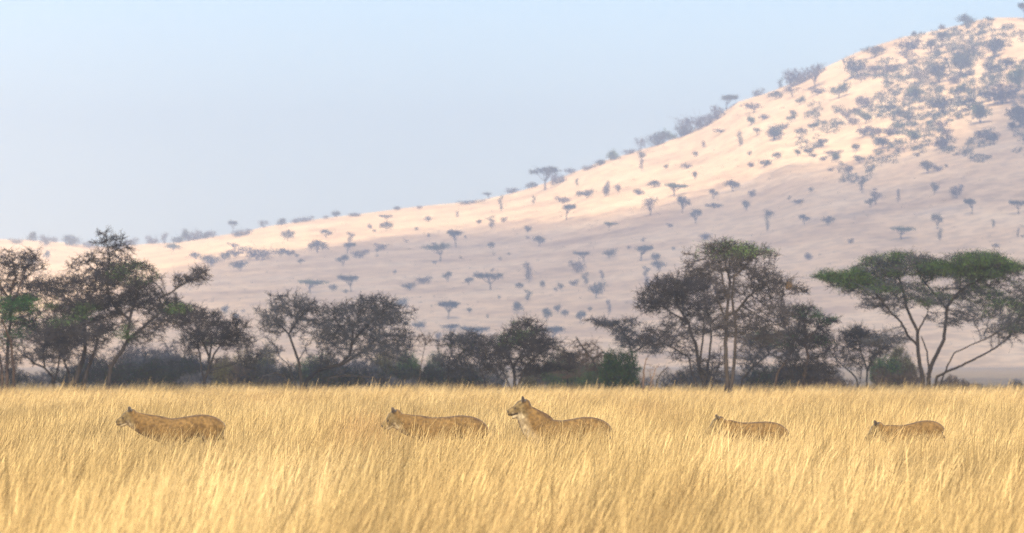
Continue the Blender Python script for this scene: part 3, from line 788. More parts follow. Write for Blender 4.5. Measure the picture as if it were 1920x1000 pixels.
HW = {'U': ('flat topped tree', 'tree'), 'G': ('green flat topped tree', 'tree'), 'B': ('grey bush', 'bush'), 'N': ('green bush', 'bush'), 'T': ('slim upright tree', 'tree'), 'V': ('spreading tree', 'tree'), 'R': ('bare twiggy tree', 'tree')}

HT = """855 431 464 31 U;825 456 491 40 G;1011 437 463 21 V;1062 383 413 29 U;1055 365 382 24 B;1142 416 432 21 G;921 409 429 15 T;945 405 417 10 B;989 422 438 14 B;921 453 468 11 B;803 403 416 12 B;780 425 433 8 B;804 438 446 8 B;858 397 408 8 T;939 368 398 9 T;
917 361 373 20 U;884 372 382 32 B;959 351 361 16 R;920 511 545 43 U;992 494 530 20 T;990 544 565 14 T;974 530 543 14 B;840 564 598 45 U;879 576 588 10 B;845 607 620 40 B;795 515 533 24 B;768 529 545 28 B;839 509 530 16 V;879 516 535 17 V;752 556 580 22 B;
971 565 588 22 B;1025 580 605 18 V;1046 569 588 13 B;1059 580 595 13 B;1089 577 607 19 V;1143 563 590 11 T;1095 472 492 26 U;1082 484 512 24 B;1142 465 485 24 B;1202 461 490 37 U;1231 469 495 18 V;1118 525 560 28 B;1098 512 535 13 T;1076 522 537 15 B;1052 530 545 12 B;1017 525 542 9 B;
1211 500 520 14 T;1212 520 538 13 T;1235 488 508 25 R;1130 508 525 11 T;899 612 640 44 U;1037 612 645 42 U;822 620 638 10 B;1101 354 372 28 B;1085 358 370 10 B;1264 343 368 36 G;1220 368 405 28 R;1280 367 400 24 V;1001 368 383 9 T;1196 353 365 14 B;1139 340 365 12 T;1256 417 427 10 B;782 602 618 28 B;
1022 312 357 50 U;1046 318 345 24 R;1072 308 324 20 R;1226 338 352 24 B;1287 305 317 18 B;1204 280 302 14 B;1203 300 320 10 T;1373 332 360 28 V;1338 355 375 16 V;1338 381 392 27 B;1304 391 420 20 V;1304 320 337 10 B;1399 375 395 14 B;1410 352 370 12 B;1443 392 410 16 B;1438 405 435 10 T;1322 435 450 20 B;1248 307 318 9 B;1304 283 295 9 B;
1387 248 275 14 T;1451 230 265 28 B;1408 215 235 15 N;1352 240 250 24 B;1200 248 276 15 R;1232 245 273 35 B;1257 238 262 25 N;1279 228 257 30 B;1297 214 250 35 R;1322 203 238 30 B;1345 195 225 28 R;1362 178 208 36 U;1150 277 300 24 N;1179 273 290 20 R;1125 298 310 20 B;1104 306 318 18 R;
960 350 363 18 R;997 340 353 18 R;1137 342 368 12 R;1160 340 365 14 R;1082 335 350 7 T;1199 356 366 16 B;1810 18 47 24 V;1921 5 38 20 U;1766 41 55 10 R;1858 30 39 18 N;1714 57 68 8 B;1422 158 178 14 R;1464 145 164 9 T;1454 170 187 26 B;1333 205 222 20 B;
1413 188 212 36 R;1528 118 165 50 R;1505 122 155 45 B;1485 135 162 30 R;1573 150 185 38 N;1618 175 202 30 B;1608 105 145 44 B;1640 86 108 40 B;1704 70 95 42 B;1704 95 120 32 R;1745 72 100 30 B;1768 60 88 24 U;1800 84 146 44 B;1864 70 108 42 B;1672 118 135 28 B;1762 110 156 44 B;1797 150 185 42 N;1714 160 187 42 N;1768 180 212 48 B;1838 190 232 50 N;1880 150 196 56 B;1906 112 172 44 N;1912 196 240 44 B;1850 240 264 40 B;
1525 225 245 24 N;1483 212 230 20 N;1451 236 262 28 B;1410 218 232 16 N;1624 205 232 30 N;1598 214 236 20 B;1666 195 208 26 B;1571 228 236 12 B;1669 237 255 24 B;1517 275 292 20 B;1656 258 280 36 B;1765 255 280 26 B;1864 250 270 26 B;1899 228 245 25 B;1563 280 292 28 B;1720 285 295 14 B;
1591 310 328 18 B;1558 313 322 10 B;1616 338 362 10 T;1739 300 325 26 B;1758 308 322 18 B;1642 358 385 26 R;1632 372 390 18 V;1794 340 372 22 B;1823 373 402 26 U;1910 375 402 25 U;1758 400 430 20 V;1763 430 452 12 T;1690 425 450 36 G;1497 372 383 18 B;1508 402 422 20 V;1553 405 423 20 B;1515 470 488 14 B;1752 340 365 16 B;1684 355 380 9 T;1862 412 427 9 T;1908 430 447 7 T;1867 457 465 12 B;1595 445 457 10 B;
726 403 416 20 U;724 415 432 22 B;693 418 430 8 B;703 430 436 8 B;596 450 474 36 B;481 458 488 48 B;451 487 508 35 B;396 478 500 38 B;440 465 482 24 B;420 470 490 22 B;527 465 482 24 B;545 467 480 18 B;564 483 497 12 V;651 455 478 26 U;675 465 485 24 B;643 478 500 22 V;657 436 455 14 T;713 453 470 18 B;582 524 550 43 G;625 533 548 14 B;659 516 548 34 U;422 570 590 14 B;366 472 488 18 B;612 430 448 20 V;740 505 515 6 B;
60 433 452 18 B;85 436 462 18 R;103 438 455 12 R;134 438 460 30 B;285 436 457 16 R;309 434 457 13 R;348 426 452 14 B;368 425 450 24 R;398 424 446 16 R;437 413 438 16 U;455 424 442 28 R;495 411 427 14 R;528 408 422 18 B;574 401 416 18 B;610 400 411 8 R;631 390 407 14 V;665 396 406 20 R;746 386 394 12 B;325 455 470 34 N;30 445 458 20 R;170 445 465 22 R;220 448 468 22 B;245 440 460 18 R;330 440 456 20 B;385 434 448 16 R;555 406 418 14 R;785 382 392 10 R;
88 470 486 14 B;60 480 498 16 B;440 455 472 16 R;540 430 452 20 R"""
items = []
for row in HT.replace('\n', '').split(';'):
    a = row.split(); items.append([float(a[0]), float(a[1]), float(a[2]), float(a[3]), a[4]])
    if a[4] == 'R' and len(items) % 3 and float(a[3]) < 30: items[-1][4] = 'B'
# more of the small scrub that covers the steep upper right slope and is scattered over the rest
hr = np.random.default_rng(5)
def free(x, y, lim):
    return all(abs(x - t[0]) > lim * .7 or abs(y - t[2]) > lim * .5 for t in items)
nsmall = 0
for _ in range(4000):
    if nsmall >= 84: break
    if hr.random() < 0.62:
        x = hr.uniform(1400, 1930); y = hr.uniform(100, 330)
        rid = np.interp(x, [p[0] for p in RIDGE_PX], [p[1] for p in RIDGE_PX])
        if y < rid + 25 or y > rid + 220: continue
        w = hr.uniform(14, 36) * (1.2 if x > 1650 else .8); h = w * hr.uniform(.6, 1.0)
        k = hr.choice(['B', 'B', 'B', 'R', 'N', 'V'])
    else:
        x = hr.uniform(420, 1930); rid = np.interp(x, [p[0] for p in RIDGE_PX], [p[1] for p in RIDGE_PX])
        y = hr.uniform(rid + 15, 600); w = hr.uniform(5, 13); h = w * hr.uniform(.7, 1.3)
        k = hr.choice(['B', 'B', 'V', 'R', 'T'])
    if not free(x, y, w): continue
    items.append([x, y - h, y, w, k]); nsmall += 1

rr_ = np.random.default_rng(17)
LPs, LQs, lo = [], [], 0
for _ in range(9000):
    x = rr_.uniform(1180, 1960); rid = float(np.interp(x, [p[0] for p in RIDGE_PX], [p[1] for p in RIDGE_PX]))
    dy = rr_.uniform(4, 300)
    m_ = float(vnoise(np.array([x / 46.0]), np.array([(rid + dy) / 34.0 + 3]), 77)[0]) * .65 + float(vnoise(np.array([x / 17.0]), np.array([(rid + dy) / 13.0]), 78)[0]) * .35
    wgt = np.clip((x - 1330) / 420.0, 0, 1) * np.clip((300 - dy) / 90, 0, 1) * (1.0 if x > 1500 else .9)
    if m_ * (0.35 + .75 * wgt) < .47: continue
    p = on_hill(x, rid + dy); sc_ = p[1] / F
    w_ = rr_.uniform(6, 18) * sc_; h_ = w_ * rr_.uniform(.35, .7); k_ = 34
    d = rr_.normal(size=(k_, 3)); d /= np.linalg.norm(d, axis=1, keepdims=True); d[:, 2] = np.abs(d[:, 2])
    c_ = p + d * rr_.random((k_, 1)) ** .4 * np.array([w_ * .6, w_ * .6, h_])
    LPs.append(leaf_quads(c_, w_ * .30, rr_))
for _ in range(1500):
    x = rr_.uniform(-60, 1980); rid = float(np.interp(x, [p[0] for p in RIDGE_PX], [p[1] for p in RIDGE_PX]))
    p = on_hill(x, rr_.uniform(rid + 3, 690)); sc_ = p[1] / F
    w_ = rr_.uniform(2.5, 7) * sc_; k_ = 12
    d = rr_.normal(size=(k_, 3)); d /= np.linalg.norm(d, axis=1, keepdims=True); d[:, 2] = np.abs(d[:, 2])
    LPs.append(leaf_quads(p + d * rr_.random((k_, 1)) ** .4 * np.array([w_ * .6, w_ * .6, w_ * .45]), w_ * .35, rr_))
V_, Q_ = join(LPs)
scrub = link('hillside_scrub', npmesh('hillside_scrub', V_, Q_, mat=M['hill_leaf']))
tag(scrub, 'low grey green scrub dotted over the hill and matted on its steep upper right', None, None, 'stuff')
print('scrub', len(LPs))

def band(x, y):
    rid = np.interp(x, [p[0] for p in RIDGE_PX], [p[1] for p in RIDGE_PX])
    f_ = (y - rid) / (690 - rid)
    if f_ < 0.035: return 'on the skyline'
    if f_ < 0.16: return 'just under the ridge'
    if f_ < 0.34: return 'on the upper slope'
    if f_ < 0.55: return 'halfway up the slope'
    if f_ < 0.75: return 'on the lower slope'
    return 'near the foot of the hill'
def size_word(k, w): 
    big = 30 if k in 'UGBN' else 20; small = 15 if k in 'UGBN' else 11
    return 'large' if w >= big else 'tiny' if w < small else 'mid'
cells = {}
for it in items:
    it.append((size_word(it[4], it[3]) + ' ' + HW[it[4]][0], band(it[0], it[2]), landmark(it[0])))
    cells.setdefault(it[5], []).append(it)
ORD = ['leftmost', 'second', 'third', 'fourth', 'fifth', 'sixth', 'seventh', 'eighth', 'ninth']
for n_, it in enumerate(items):
    x, yt, yb, w, k, key = it
    mates = sorted(cells[key], key=lambda t: t[0])
    pre = ''
    if len(mates) == 2: pre = 'left ' if mates[0] is it else 'right '
    elif len(mates) > 2:
        j = mates.index(it)
        pre = 'leftmost ' if j == 0 else 'rightmost ' if j == len(mates) - 1 else f'{ORD[j]} '
    lab = f'{pre}{key[0]} {key[1]} above {key[2]}'
    p = on_hill(x, yb)
    s = p[1] / F
    sink = 0.30 if (key[1] == 'on the skyline' and k != 'U') else 0.0
    W_, H_ = w * s * (1.45 + sink), max((yb - yt) * s, 0.6) * (1.08 + sink)
    pr = HP[k][n_ % len(HP[k])]
    place(pr, (p[0], p[1], p[2] - .05 - sink * H_ * .8), hr.uniform(0, 6.28), (W_, W_, H_), lab, HW[k][1], 'trees and bushes scattered over the hill')

# ------------------------------------------------------------------ grass: one object, tufts spread by geometry nodes
LION_SPOTS = []          # filled below: (x, y, half length, half width)

def make_tuft(rng, near):
    V, Q, T = [], [], []
    n0 = 0
    nst = 13 if near else 9
    wk = 1.0 if near else 1.8
    def ribbon(p, hgt, lean, leandir, w, segs, tone, head):
        nonlocal n0
        az = rng.uniform(0, math.pi)
        side = np.array([math.cos(az), math.sin(az), 0])
        pts = []
        for s in range(segs + 1):
            t = s / segs
            off = leandir * (lean * hgt * (0.35 * t + 0.65 * t * t))
            pts.append(p + np.array([off[0], off[1], hgt * t * (1 - 0.12 * lean * t)]))
        for s, q in enumerate(pts):
            t = s / segs
            ww = w * (1 - .6 * t)
            if head and t > .72: ww = w * 1.5 * (1 - (t - .72) / .36)
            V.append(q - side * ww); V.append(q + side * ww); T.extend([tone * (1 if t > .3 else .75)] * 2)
        for s in range(segs):
            a = n0 + 2 * s
            Q.append((a, a + 1, a + 3, a + 2))
        n0 += 2 * (segs + 1)
    for k in range(nst):
        p = np.array([rng.normal() * .22, rng.normal() * .22, -.02])
        h = np.clip(rng.normal(.60, .14), .25, .98)
        if rng.random() < .17: h = rng.uniform(.78, 1.04)
        ld = np.array([1.0, rng.normal() * .5]); lean = np.clip(rng.normal(.33, .2), -.08, 1.0)
        ribbon(p, h, lean, ld, rng.uniform(.0025, .0046) * wk, 5 if near else 3, (rng.uniform(0, .25) if rng.random() < .16 else rng.uniform(.5, 1)), rng.random() < .6)  # some stalks coloured dark to stand for shadowed gaps between blades
    for k in range(9 if near else 5):
        p = np.array([rng.normal() * .18, rng.normal() * .18, -.02])
        ld = rng.normal(size=2); ld[0] += .6
        ribbon(p, rng.uniform(.15, .42), rng.uniform(.2, 1.0), ld, rng.uniform(.003, .006) * wk, 3 if near else 2, rng.random() * .8, False)
    return np.array(V), np.array(Q), np.array(T)

def build_grass():
    rng = np.random.default_rng(11)
    V, Q, T, G = [], [], [], []
    o = 0
    NN, NF = 16, 8
    for k in range(NN + NF):
        v, q, t = make_tuft(rng, k < NN)
        V.append(v); Q.append(q + o); T.append(t); G.append(np.full(len(v), k)); o += len(v)
    V, Q, T, G = map(np.concatenate, (V, Q, T, G))
    faceG = G[Q[:, 0]]
    # placement
    P, pick, scl, tint = [], [], [], []
    def region(y0, y1, dens, near, smul):
        ymid = np.arange(y0, y1, 2.0)
        for ya in ymid:
            half = 0.093 * (ya + 2) + 4
            n = rng.poisson(dens * 2 * half * 2.0)
            x = rng.uniform(-half, half, n); y = rng.uniform(ya, ya + 2, n)
            dn = vnoise(x / 2.1, y / 4.0, 3) * .6 + vnoise(x / .7 + 40, y / 1.2, 4) * .4
            keep = rng.random(n) < 0.35 + 1.1 * dn
            x, y = x[keep], y[keep]
            for (lx, ly, hx, hy) in LION_SPOTS:
                ins = (np.abs(x - lx) < hx) & (np.abs(y - ly) < hy)
                x, y = x[~ins], y[~ins]
            hmod = 0.90 + .34 * vnoise(x / 2.6 + 7, y / 20.0, 9) + .10 * (vnoise(x / .9, y / 1.5, 10) - .5)
            for (lx, ly, hx, hy) in LION_SPOTS:
                inf = (np.abs(x - lx + .15) < hx * 1.35) & (y < ly) & (y > ly - 24)
                hmod = np.where(inf, hmod * np.where(y > ly - 10, .88 if ly < 102 else .78, .93 if ly < 102 else .86), hmod)
            hmod = hmod * (1 - .30 * np.clip((y - 130) / 150, 0, 1))
            P.append(np.stack([x, y, np.zeros(len(x))], 1))
            pick.append(rng.integers(0, NN, len(x)) if near else rng.integers(NN, NN + NF, len(x)))
            s = rng.uniform(.85, 1.15, len(x)) * smul
            hmod = hmod * np.where((y > 200) & (rng.random(len(x)) < .06), rng.uniform(1.15, 1.5, len(x)), 1.0)
            scl.append(np.stack([s, s, hmod * rng.uniform(.88, 1.12, len(x))], 1))
            tint.append(np.clip(.5 + (vnoise(x / 1.5, y / 14.0, 12) - .5) * .85 + (vnoise(x / .4, y / 4, 13) - .5) * .9 + rng.normal(size=len(x)) * .22, 0, 1))
    region(34, 150, 7.0, True, 1.0)
    region(150, 345, 3.4, False, 1.25)
    P, pick, scl, tint = map(np.concatenate, (P, pick, scl, tint))
    n = len(P); nv = len(V)
    rot = np.stack([np.zeros(n), np.zeros(n), rng.normal(size=n) * .35], 1)
    isp = np.concatenate([np.ones(nv, bool), np.zeros(n, bool)])
    z1 = lambda a, b: np.concatenate([a, b])
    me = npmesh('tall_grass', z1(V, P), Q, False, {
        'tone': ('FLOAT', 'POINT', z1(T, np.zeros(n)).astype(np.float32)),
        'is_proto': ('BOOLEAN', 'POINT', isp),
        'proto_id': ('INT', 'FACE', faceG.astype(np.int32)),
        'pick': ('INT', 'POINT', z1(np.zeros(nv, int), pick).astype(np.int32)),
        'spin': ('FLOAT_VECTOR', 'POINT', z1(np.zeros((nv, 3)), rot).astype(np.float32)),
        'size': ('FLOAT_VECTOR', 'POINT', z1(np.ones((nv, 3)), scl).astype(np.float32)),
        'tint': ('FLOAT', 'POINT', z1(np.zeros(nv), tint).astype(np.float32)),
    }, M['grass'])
    ob = link('tall_grass', me)
    tag(ob, 'tall dry golden grass leaning right with pale seed heads', None, None, 'stuff')
    g = bpy.data.node_groups.new('spread_tufts', 'GeometryNodeTree')
    g.interface.new_socket('Geometry', in_out='INPUT', socket_type='NodeSocketGeometry')
    g.interface.new_socket('Geometry', in_out='OUTPUT', socket_type='NodeSocketGeometry')
    nd = g.nodes; L = g.links
    gi, go = nd.new('NodeGroupInput'), nd.new('NodeGroupOutput')
    def attr(nm, typ):
        a = nd.new('GeometryNodeInputNamedAttribute'); a.data_type = typ; a.inputs['Name'].default_value = nm
        return a.outputs['Attribute']
    sep = nd.new('GeometryNodeSeparateGeometry'); sep.domain = 'POINT'
    L.new(gi.outputs[0], sep.inputs['Geometry']); L.new(attr('is_proto', 'BOOLEAN'), sep.inputs['Selection'])
    sp = nd.new('GeometryNodeSplitToInstances'); sp.domain = 'FACE'
    L.new(sep.outputs['Selection'], sp.inputs['Geometry']); L.new(attr('proto_id', 'INT'), sp.inputs['Group ID'])
    mp = nd.new('GeometryNodeMeshToPoints'); L.new(sep.outputs['Inverted'], mp.inputs['Mesh'])
    ip = nd.new('GeometryNodeInstanceOnPoints')
    L.new(mp.outputs[0], ip.inputs['Points']); L.new(sp.outputs[0], ip.inputs['Instance'])
    ip.inputs['Pick Instance'].default_value = True
    L.new(attr('pick', 'INT'), ip.inputs['Instance Index'])
    L.new(attr('spin', 'FLOAT_VECTOR'), ip.inputs['Rotation'])
    L.new(attr('size', 'FLOAT_VECTOR'), ip.inputs['Scale'])
    L.new(ip.outputs[0], go.inputs[0])
    md = ob.modifiers.new('spread_tufts', 'NODES'); md.node_group = g
    print('tufts', n)

# ------------------------------------------------------------------ lionesses
def coat_mat():
    m, nt, out = material('lioness_coat')
    a = N(nt, 'ShaderNodeAttribute'); a.attribute_name = 'coat'
    c, _ = noise_col(nt, [(0.36, (0.62, 0.60, 0.56)), (0.52, (1.0, 1.0, 1.0)), (0.68, (1.4, 1.4, 1.4))], 17, 9, 'Object', stretch=(1, 1, 1))
    mx = N(nt, 'ShaderNodeMix', data_type='RGBA', blend_type='MULTIPLY'); mx.inputs[0].default_value = 1.0
    nt.links.new(a.outputs['Color'], mx.inputs[6]); nt.links.new(c, mx.inputs[7])
    b = N(nt, 'ShaderNodeBsdfPrincipled'); b.inputs['Roughness'].default_value = 0.75; b.inputs['Specular IOR Level'].default_value = 0.15
    b.inputs['Sheen Weight'].default_value = 0.15
    nt.links.new(mx.outputs[2], b.inputs['Base Color'])
    nz = N(nt, 'ShaderNodeTexNoise'); nz.inputs['Scale'].default_value = 60; nz.inputs['Detail'].default_value = 4
    g = N(nt, 'ShaderNodeTexCoord'); nt.links.new(g.outputs['Object'], nz.inputs['Vector'])
    bp = N(nt, 'ShaderNodeBump'); bp.inputs['Strength'].default_value = 0.5; bp.inputs['Distance'].default_value = 0.012
    nt.links.new(nz.outputs['Fac'], bp.inputs['Height']); nt.links.new(bp.outputs['Normal'], b.inputs['Normal'])
    nt.links.new(b.outputs[0], out.inputs['Surface'])
    return m
M['coat'] = coat_mat()

def loft(bm, secs, k=16):
    """secs: list of (center(3), half width across, half height); rings stand square to the path"""
    C = [Vector(s[0]) for s in secs]; rings = []
    for i, (c, ry, rz) in enumerate(secs):
        d = (C[min(i + 1, len(C) - 1)] - C[max(i - 1, 0)]).normalized()
        lat = Vector((0, 1, 0)); up = lat.cross(d)
        if up.length < .1: up = Vector((0, 0, 1))
        up.normalize(); lat = d.cross(up).normalized()
        rings.append([bm.verts.new(C[i] + lat * math.cos(a) * ry + up * math.sin(a) * rz) for a in [2 * math.pi * j / k for j in range(k)]])
    for a, b in zip(rings[:-1], rings[1:]):
        for j in range(k):
            bm.faces.new((a[j], a[(j + 1) % k], b[(j + 1) % k], b[j]))
    bm.faces.new(rings[0][::-1]); bm.faces.new(rings[-1])

def ball(bm, c, rx, ry, rz, rot=None):
    r = bmesh.ops.create_uvsphere(bm, u_segments=14, v_segments=9, radius=1.0)
    for v in r['verts']:
        q = Vector((v.co.x * rx, v.co.y * ry, v.co.z * rz))
        if rot is not None: q = rot @ q
        v.co = q + Vector(c)

def lioness(label, D, back, head_c, nose, s, face='plain', chest=1.0, gait=0):
    """back: top outline of neck and back in picture points, from behind the ears to under the rump. Forward is -X."""
    k = D / F
    def X(px): return (px - 960) * k
    def Z(py): return CAM_H - (py - HORIZON) * k
    xs = [X(p[0]) for p in back]; zs = [Z(p[1]) for p in back]
    x_neck, x_rump = xs[0], xs[-1]
    ox = (x_neck + x_rump) / 2 + .1 * s
    L = x_rump - x_neck
    bm = bmesh.new()
    ys = 0.0
    # torso and neck follow the outline; depth from a lioness's proportions
    def top(x):
        w_ = np.array([1, 2, 3, 2, 1]) / 9.0
        return float((np.interp(x + np.array([-.05, -.025, 0, .025, .05]) * s, xs, zs) * w_).sum())
    hc = np.array([X(head_c[0]), 0, Z(head_c[1])]); nc = np.array([X(nose[0]), 0, Z(nose[1])])
    secs = []
    body = [(-.02, .05, .16), (.03, .14, .30), (.10, .165, .40), (.22, .16, .43), (.36, .165, .38), (.50, .18, .41), (.62, .185, .46), (.72, .17, .49), (.80, .15, .45)]
    # t measured from rump forward along the body length (1.20 m scaled) up to the shoulder
    BL = 1.16 * s
    xr = x_rump
    bt = np.array(body); td = np.concatenate([[-.02, .0, .03, .06], np.arange(.10, .801, .05)])
    for t, hw, dp in zip(td, np.interp(td, bt[:, 0], bt[:, 1]), np.interp(td, bt[:, 0], bt[:, 2])):
        x = xr - t / .80 * BL * .80 / 1.0 * (1.0)
        zt = top(x) if t > 0.0 else top(xr) 
        if t <= .03: zt = top(x)
        secs.append((Vector((x, 0, zt - dp * s / 2)), hw * s, dp * s / 2))
    xsh = secs[-1][0].x
    # neck: from the shoulder to the back of the skull
    nk = Vector((hc[0] + .03 * s, 0, hc[2] - .02 * s)); sh = secs[-1][0]
    for t, hw, hh in ((.3, .135, .215 * chest), (.6, .12, .185 * chest), (.9, .10, .145 * chest ** .5), (1.05, .09, .11)):
        p = sh.lerp(nk, t)
        zt = top(p.x) if p.x > xs[0] else p.z + hh * s
        cz = zt - hh * s
        secs.append((Vector((p.x, 0, cz)), hw * s, hh * s))
    loft(bm, secs, 18)
    # chest and shoulder mass, haunches
    for sy in (-1, 1):
        ball(bm, (xsh + .07 * s, sy * .095 * s, top(xsh + .07 * s) - .27 * s), .12 * s, .085 * s, .21 * s)
        ball(bm, (xr - .19 * s, sy * .095 * s, top(xr - .19 * s) - .27 * s), .15 * s, .10 * s, .22 * s)
    ball(bm, (xsh - .03 * s, 0, top(xsh) - .30 * s), .14 * s, .12 * s, .17 * s)
    # legs
    zf = top(xsh) - .25 * s
    for sy, ph in ((-1, gait), (1, -gait)):
        a = ph * .16 * s
        xx = xsh + .06 * s
        loft(bm, [(Vector((xx, sy * .10 * s, zf)), .065 * s, .10 * s), (Vector((xx + .06 * s, sy * .10 * s, .56 * s)), .05 * s, .075 * s), (Vector((xx - .01 * s - a * .6, sy * .10 * s, .30 * s)), .038 * s, .045 * s),
                  (Vector((xx + .0 - a, sy * .10 * s, .10 * s)), .036 * s, .040 * s), (Vector((xx - .02 * s - a, sy * .10 * s, .04 * s)), .042 * s, .045 * s)], 10)
        ball(bm, (xx - .06 * s - a, sy * .10 * s, .035 * s), .075 * s, .05 * s, .035 * s)
        xh = xr - .18 * s; zh = top(xh) - .28 * s
        b = -ph * .16 * s
        loft(bm, [(Vector((xh, sy * .10 * s, zh)), .075 * s, .15 * s), (Vector((xh - .08 * s - b * .5, sy * .105 * s, .50 * s)), .055 * s, .085 * s), (Vector((xh + .03 * s - b * .8, sy * .10 * s, .38 * s)), .04 * s, .05 * s),
                  (Vector((xh + .12 * s - b, sy * .10 * s, .27 * s)), .034 * s, .04 * s), (Vector((xh + .07 * s - b, sy * .10 * s, .08 * s)), .034 * s, .036 * s), (Vector((xh + .04 * s - b, sy * .10 * s, .04 * s)), .04 * s, .04 * s)], 10)
        ball(bm, (xh - .01 * s - b, sy * .10 * s, .035 * s), .08 * s, .05 * s, .035 * s)
    # tail
    zt = top(xr - .02) - .10 * s
    tl = [(xr - .03 * s, zt), (xr + .05 * s, zt - .12 * s), (xr + .09 * s, zt - .32 * s), (xr + .11 * s, zt - .52 * s), (xr + .16 * s, max(zt - .68 * s, .12)), (xr + .24 * s, max(zt - .74 * s, .10))]
    loft(bm, [(Vector((a, .01 * i, b)), r * s, r * s) for i, ((a, b), r) in enumerate(zip(tl, (.04, .028, .022, .02, .02, .032)))], 8)
    # head
    f = nc - hc; ang = math.atan2(f[2], -f[0]); hl = np.linalg.norm(f)
    hs = hl / .205
    hc = nc + (hc - nc) / hl * .236 * hs
    Rm = Matrix.Rotation(ang, 3, 'Y')       # local +u forward = -X
    def HP_(u, y, z):
        q = Vector((-u, y, z)) * hs
        q = Rm @ q
        return Vector((hc[0], 0, hc[2])) + q
    loft(bm, [(HP_(-.13, 0, .0), .045 * hs, .05 * hs), (HP_(-.10, 0, .0), .085 * hs, .085 * hs), (HP_(-.04, 0, .01), .105 * hs, .105 * hs), (HP_(.03, 0, .008), .10 * hs, .10 * hs), (HP_(.08, 0, -.008), .078 * hs, .085 * hs), (HP_(.13, 0, -.004), .056 * hs, .066 * hs),
              (HP_(.18, 0, -.006), .052 * hs, .058 * hs), (HP_(.22, 0, -.006), .046 * hs, .052 * hs), (HP_(.238, 0, -.002), .034 * hs, .040 * hs)], 16)
    jaw = .02 if face == 'open' else 0.0
    loft(bm, [(HP_(.0, 0, -.06), .06 * hs, .05 * hs), (HP_(.08, 0, -.075 - jaw * .4), .05 * hs, .034 * hs), (HP_(.15, 0, -.078 - jaw), .036 * hs, .024 * hs), (HP_(.20, 0, -.076 - jaw), .026 * hs, .024 * hs)], 12)
    for sy in (-1, 1):
        ball(bm, HP_(.03, sy * .06, -.045), .055 * hs, .045 * hs, .055 * hs)
        ball(bm, HP_(.085, sy * .045, .045), .03 * hs, .022 * hs, .022 * hs)
        e = HP_(-.045, sy * .082, .098)
        rot = Rm @ Matrix.Rotation(sy * R(-22), 3, 'X') @ Matrix.Rotation(R(12), 3, 'Y')
        ball(bm, e, .026 * hs, .052 * hs, .064 * hs, rot)
        ball(bm, HP_(-.05, sy * .075, .075), .028 * hs, .035 * hs, .04 * hs, rot)
    bmesh.ops.recalc_face_normals(bm, faces=bm.faces)
    O = Vector((ox, 0, 0))
    for v in bm.verts: v.co -= O
    me = bpy.data.meshes.new('lioness_rough'); bm.to_mesh(me); bm.free()
    tmp = bpy.data.objects.new('tmp', me); COL.objects.link(tmp)
    rm = tmp.modifiers.new('r', 'REMESH'); rm.mode = 'VOXEL'; rm.voxel_size = .0115
    sm = tmp.modifiers.new('s', 'SMOOTH'); sm.factor = .5; sm.iterations = 7
    dg = bpy.context.evaluated_depsgraph_get()
    body_me = bpy.data.meshes.new_from_object(tmp.evaluated_get(dg))
    bpy.data.objects.remove(tmp); bpy.data.meshes.remove(me)
    body_me.name = 'lioness'
    n = len(body_me.vertices)
    co = np.empty(n * 3, np.float32); body_me.vertices.foreach_get('co', co); co = co.reshape(-1, 3).astype(float)
    co_w = co + np.array([ox, 0, 0])
    # coat colours
    base = np.array([0.098, 0.058, 0.0195]); face_c = np.array([0.10, 0.075, 0.036]); pale = np.array([0.36, 0.30, 0.20]); dark = np.array([0.03, 0.022, 0.016])
    colr = np.tile(base, (n, 1))
    def blend(mask, c):
        nonlocal colr
        mask = np.clip(mask, 0, 1)[:, None]; colr = colr * (1 - mask) + c * mask
    tz = np.interp(co_w[:, 0], xs, zs)
    blend(np.clip(1 - (tz - co_w[:, 2]) / (.04 * s), 0, 1) * np.clip((co_w[:, 0] - xs[0] - .03) / .2, 0, 1) * np.clip((xr - .02 - co_w[:, 0]) / .12, 0, 1) * .9, np.array([0.05, 0.028, 0.012]))      # dorsal stripe, with grazing shade along the back painted in
    blend(np.clip((tz - .36 * s - co_w[:, 2]) / (.12 * s), 0, 1) * .35, pale)                                                        # pale belly
    Ri = np.array(Rm.transposed()); hl_ = ((co_w - np.array([hc[0], 0, hc[2]])) @ Ri.T) / hs; hl_[:, 0] *= -1
    u, y_, z_ = hl_[:, 0], hl_[:, 1], hl_[:, 2]
    hd = (np.abs(y_) < .16) & (z_ > -.16) & (z_ < .2) & (u > -.12) & (u < .3)
    blend(hd * np.clip((u + .07) / .08, 0, 1) * .75, face_c)
    blend(hd * np.clip((-z_ - .045) / .03, 0, 1) * (u > .03) * .55, pale)
    throat = (u > -.12) & (u < .12) & (z_ < -.09) & (z_ > -.6) & (co_w[:, 0] < xsh + .02)
    blend(throat * np.clip((-z_ - .09 - np.clip(u + .12, 0, 1) * 0) / .05, 0, 1) * np.clip((.04 + u) / .10, 0, 1) * .5, pale)
    def spot(cu, cy, cz, r, c, amt=1.0):
        d = np.sqrt((u - cu) ** 2 + (z_ - cz) ** 2)
        blend(np.clip((r - d) / (r * .4), 0, 1) * amt * (np.abs(y_) >= cy * .6) * (np.abs(y_) < .17), c)
    spot(.232, 0, .014, .026, dark)                       # nose
    spot(.105, .045, .022, .018, dark)                    # eye
    spot(.125, .035, .004, .014, np.array([.06, .04, .025]), .7)
    for t in np.linspace(0, 1, 8):                        # mouth line
        spot(.225 - .12 * t, .02, -.052 - .010 * t, .011 if face != 'open' else .017, dark, .9)
    spot(.165, .048, -.035, .025, pale, .35)
    spot(-.062, .05, .105, .056, dark, .95)              # black backs of the ears
    blend(hd * (z_ > .155) * .0, dark)
    a = body_me.attributes.new('coat', 'FLOAT_COLOR', 'POINT')
    a.data.foreach_set('color', np.concatenate([colr, np.ones((n, 1))], 1).astype(np.float32).ravel())
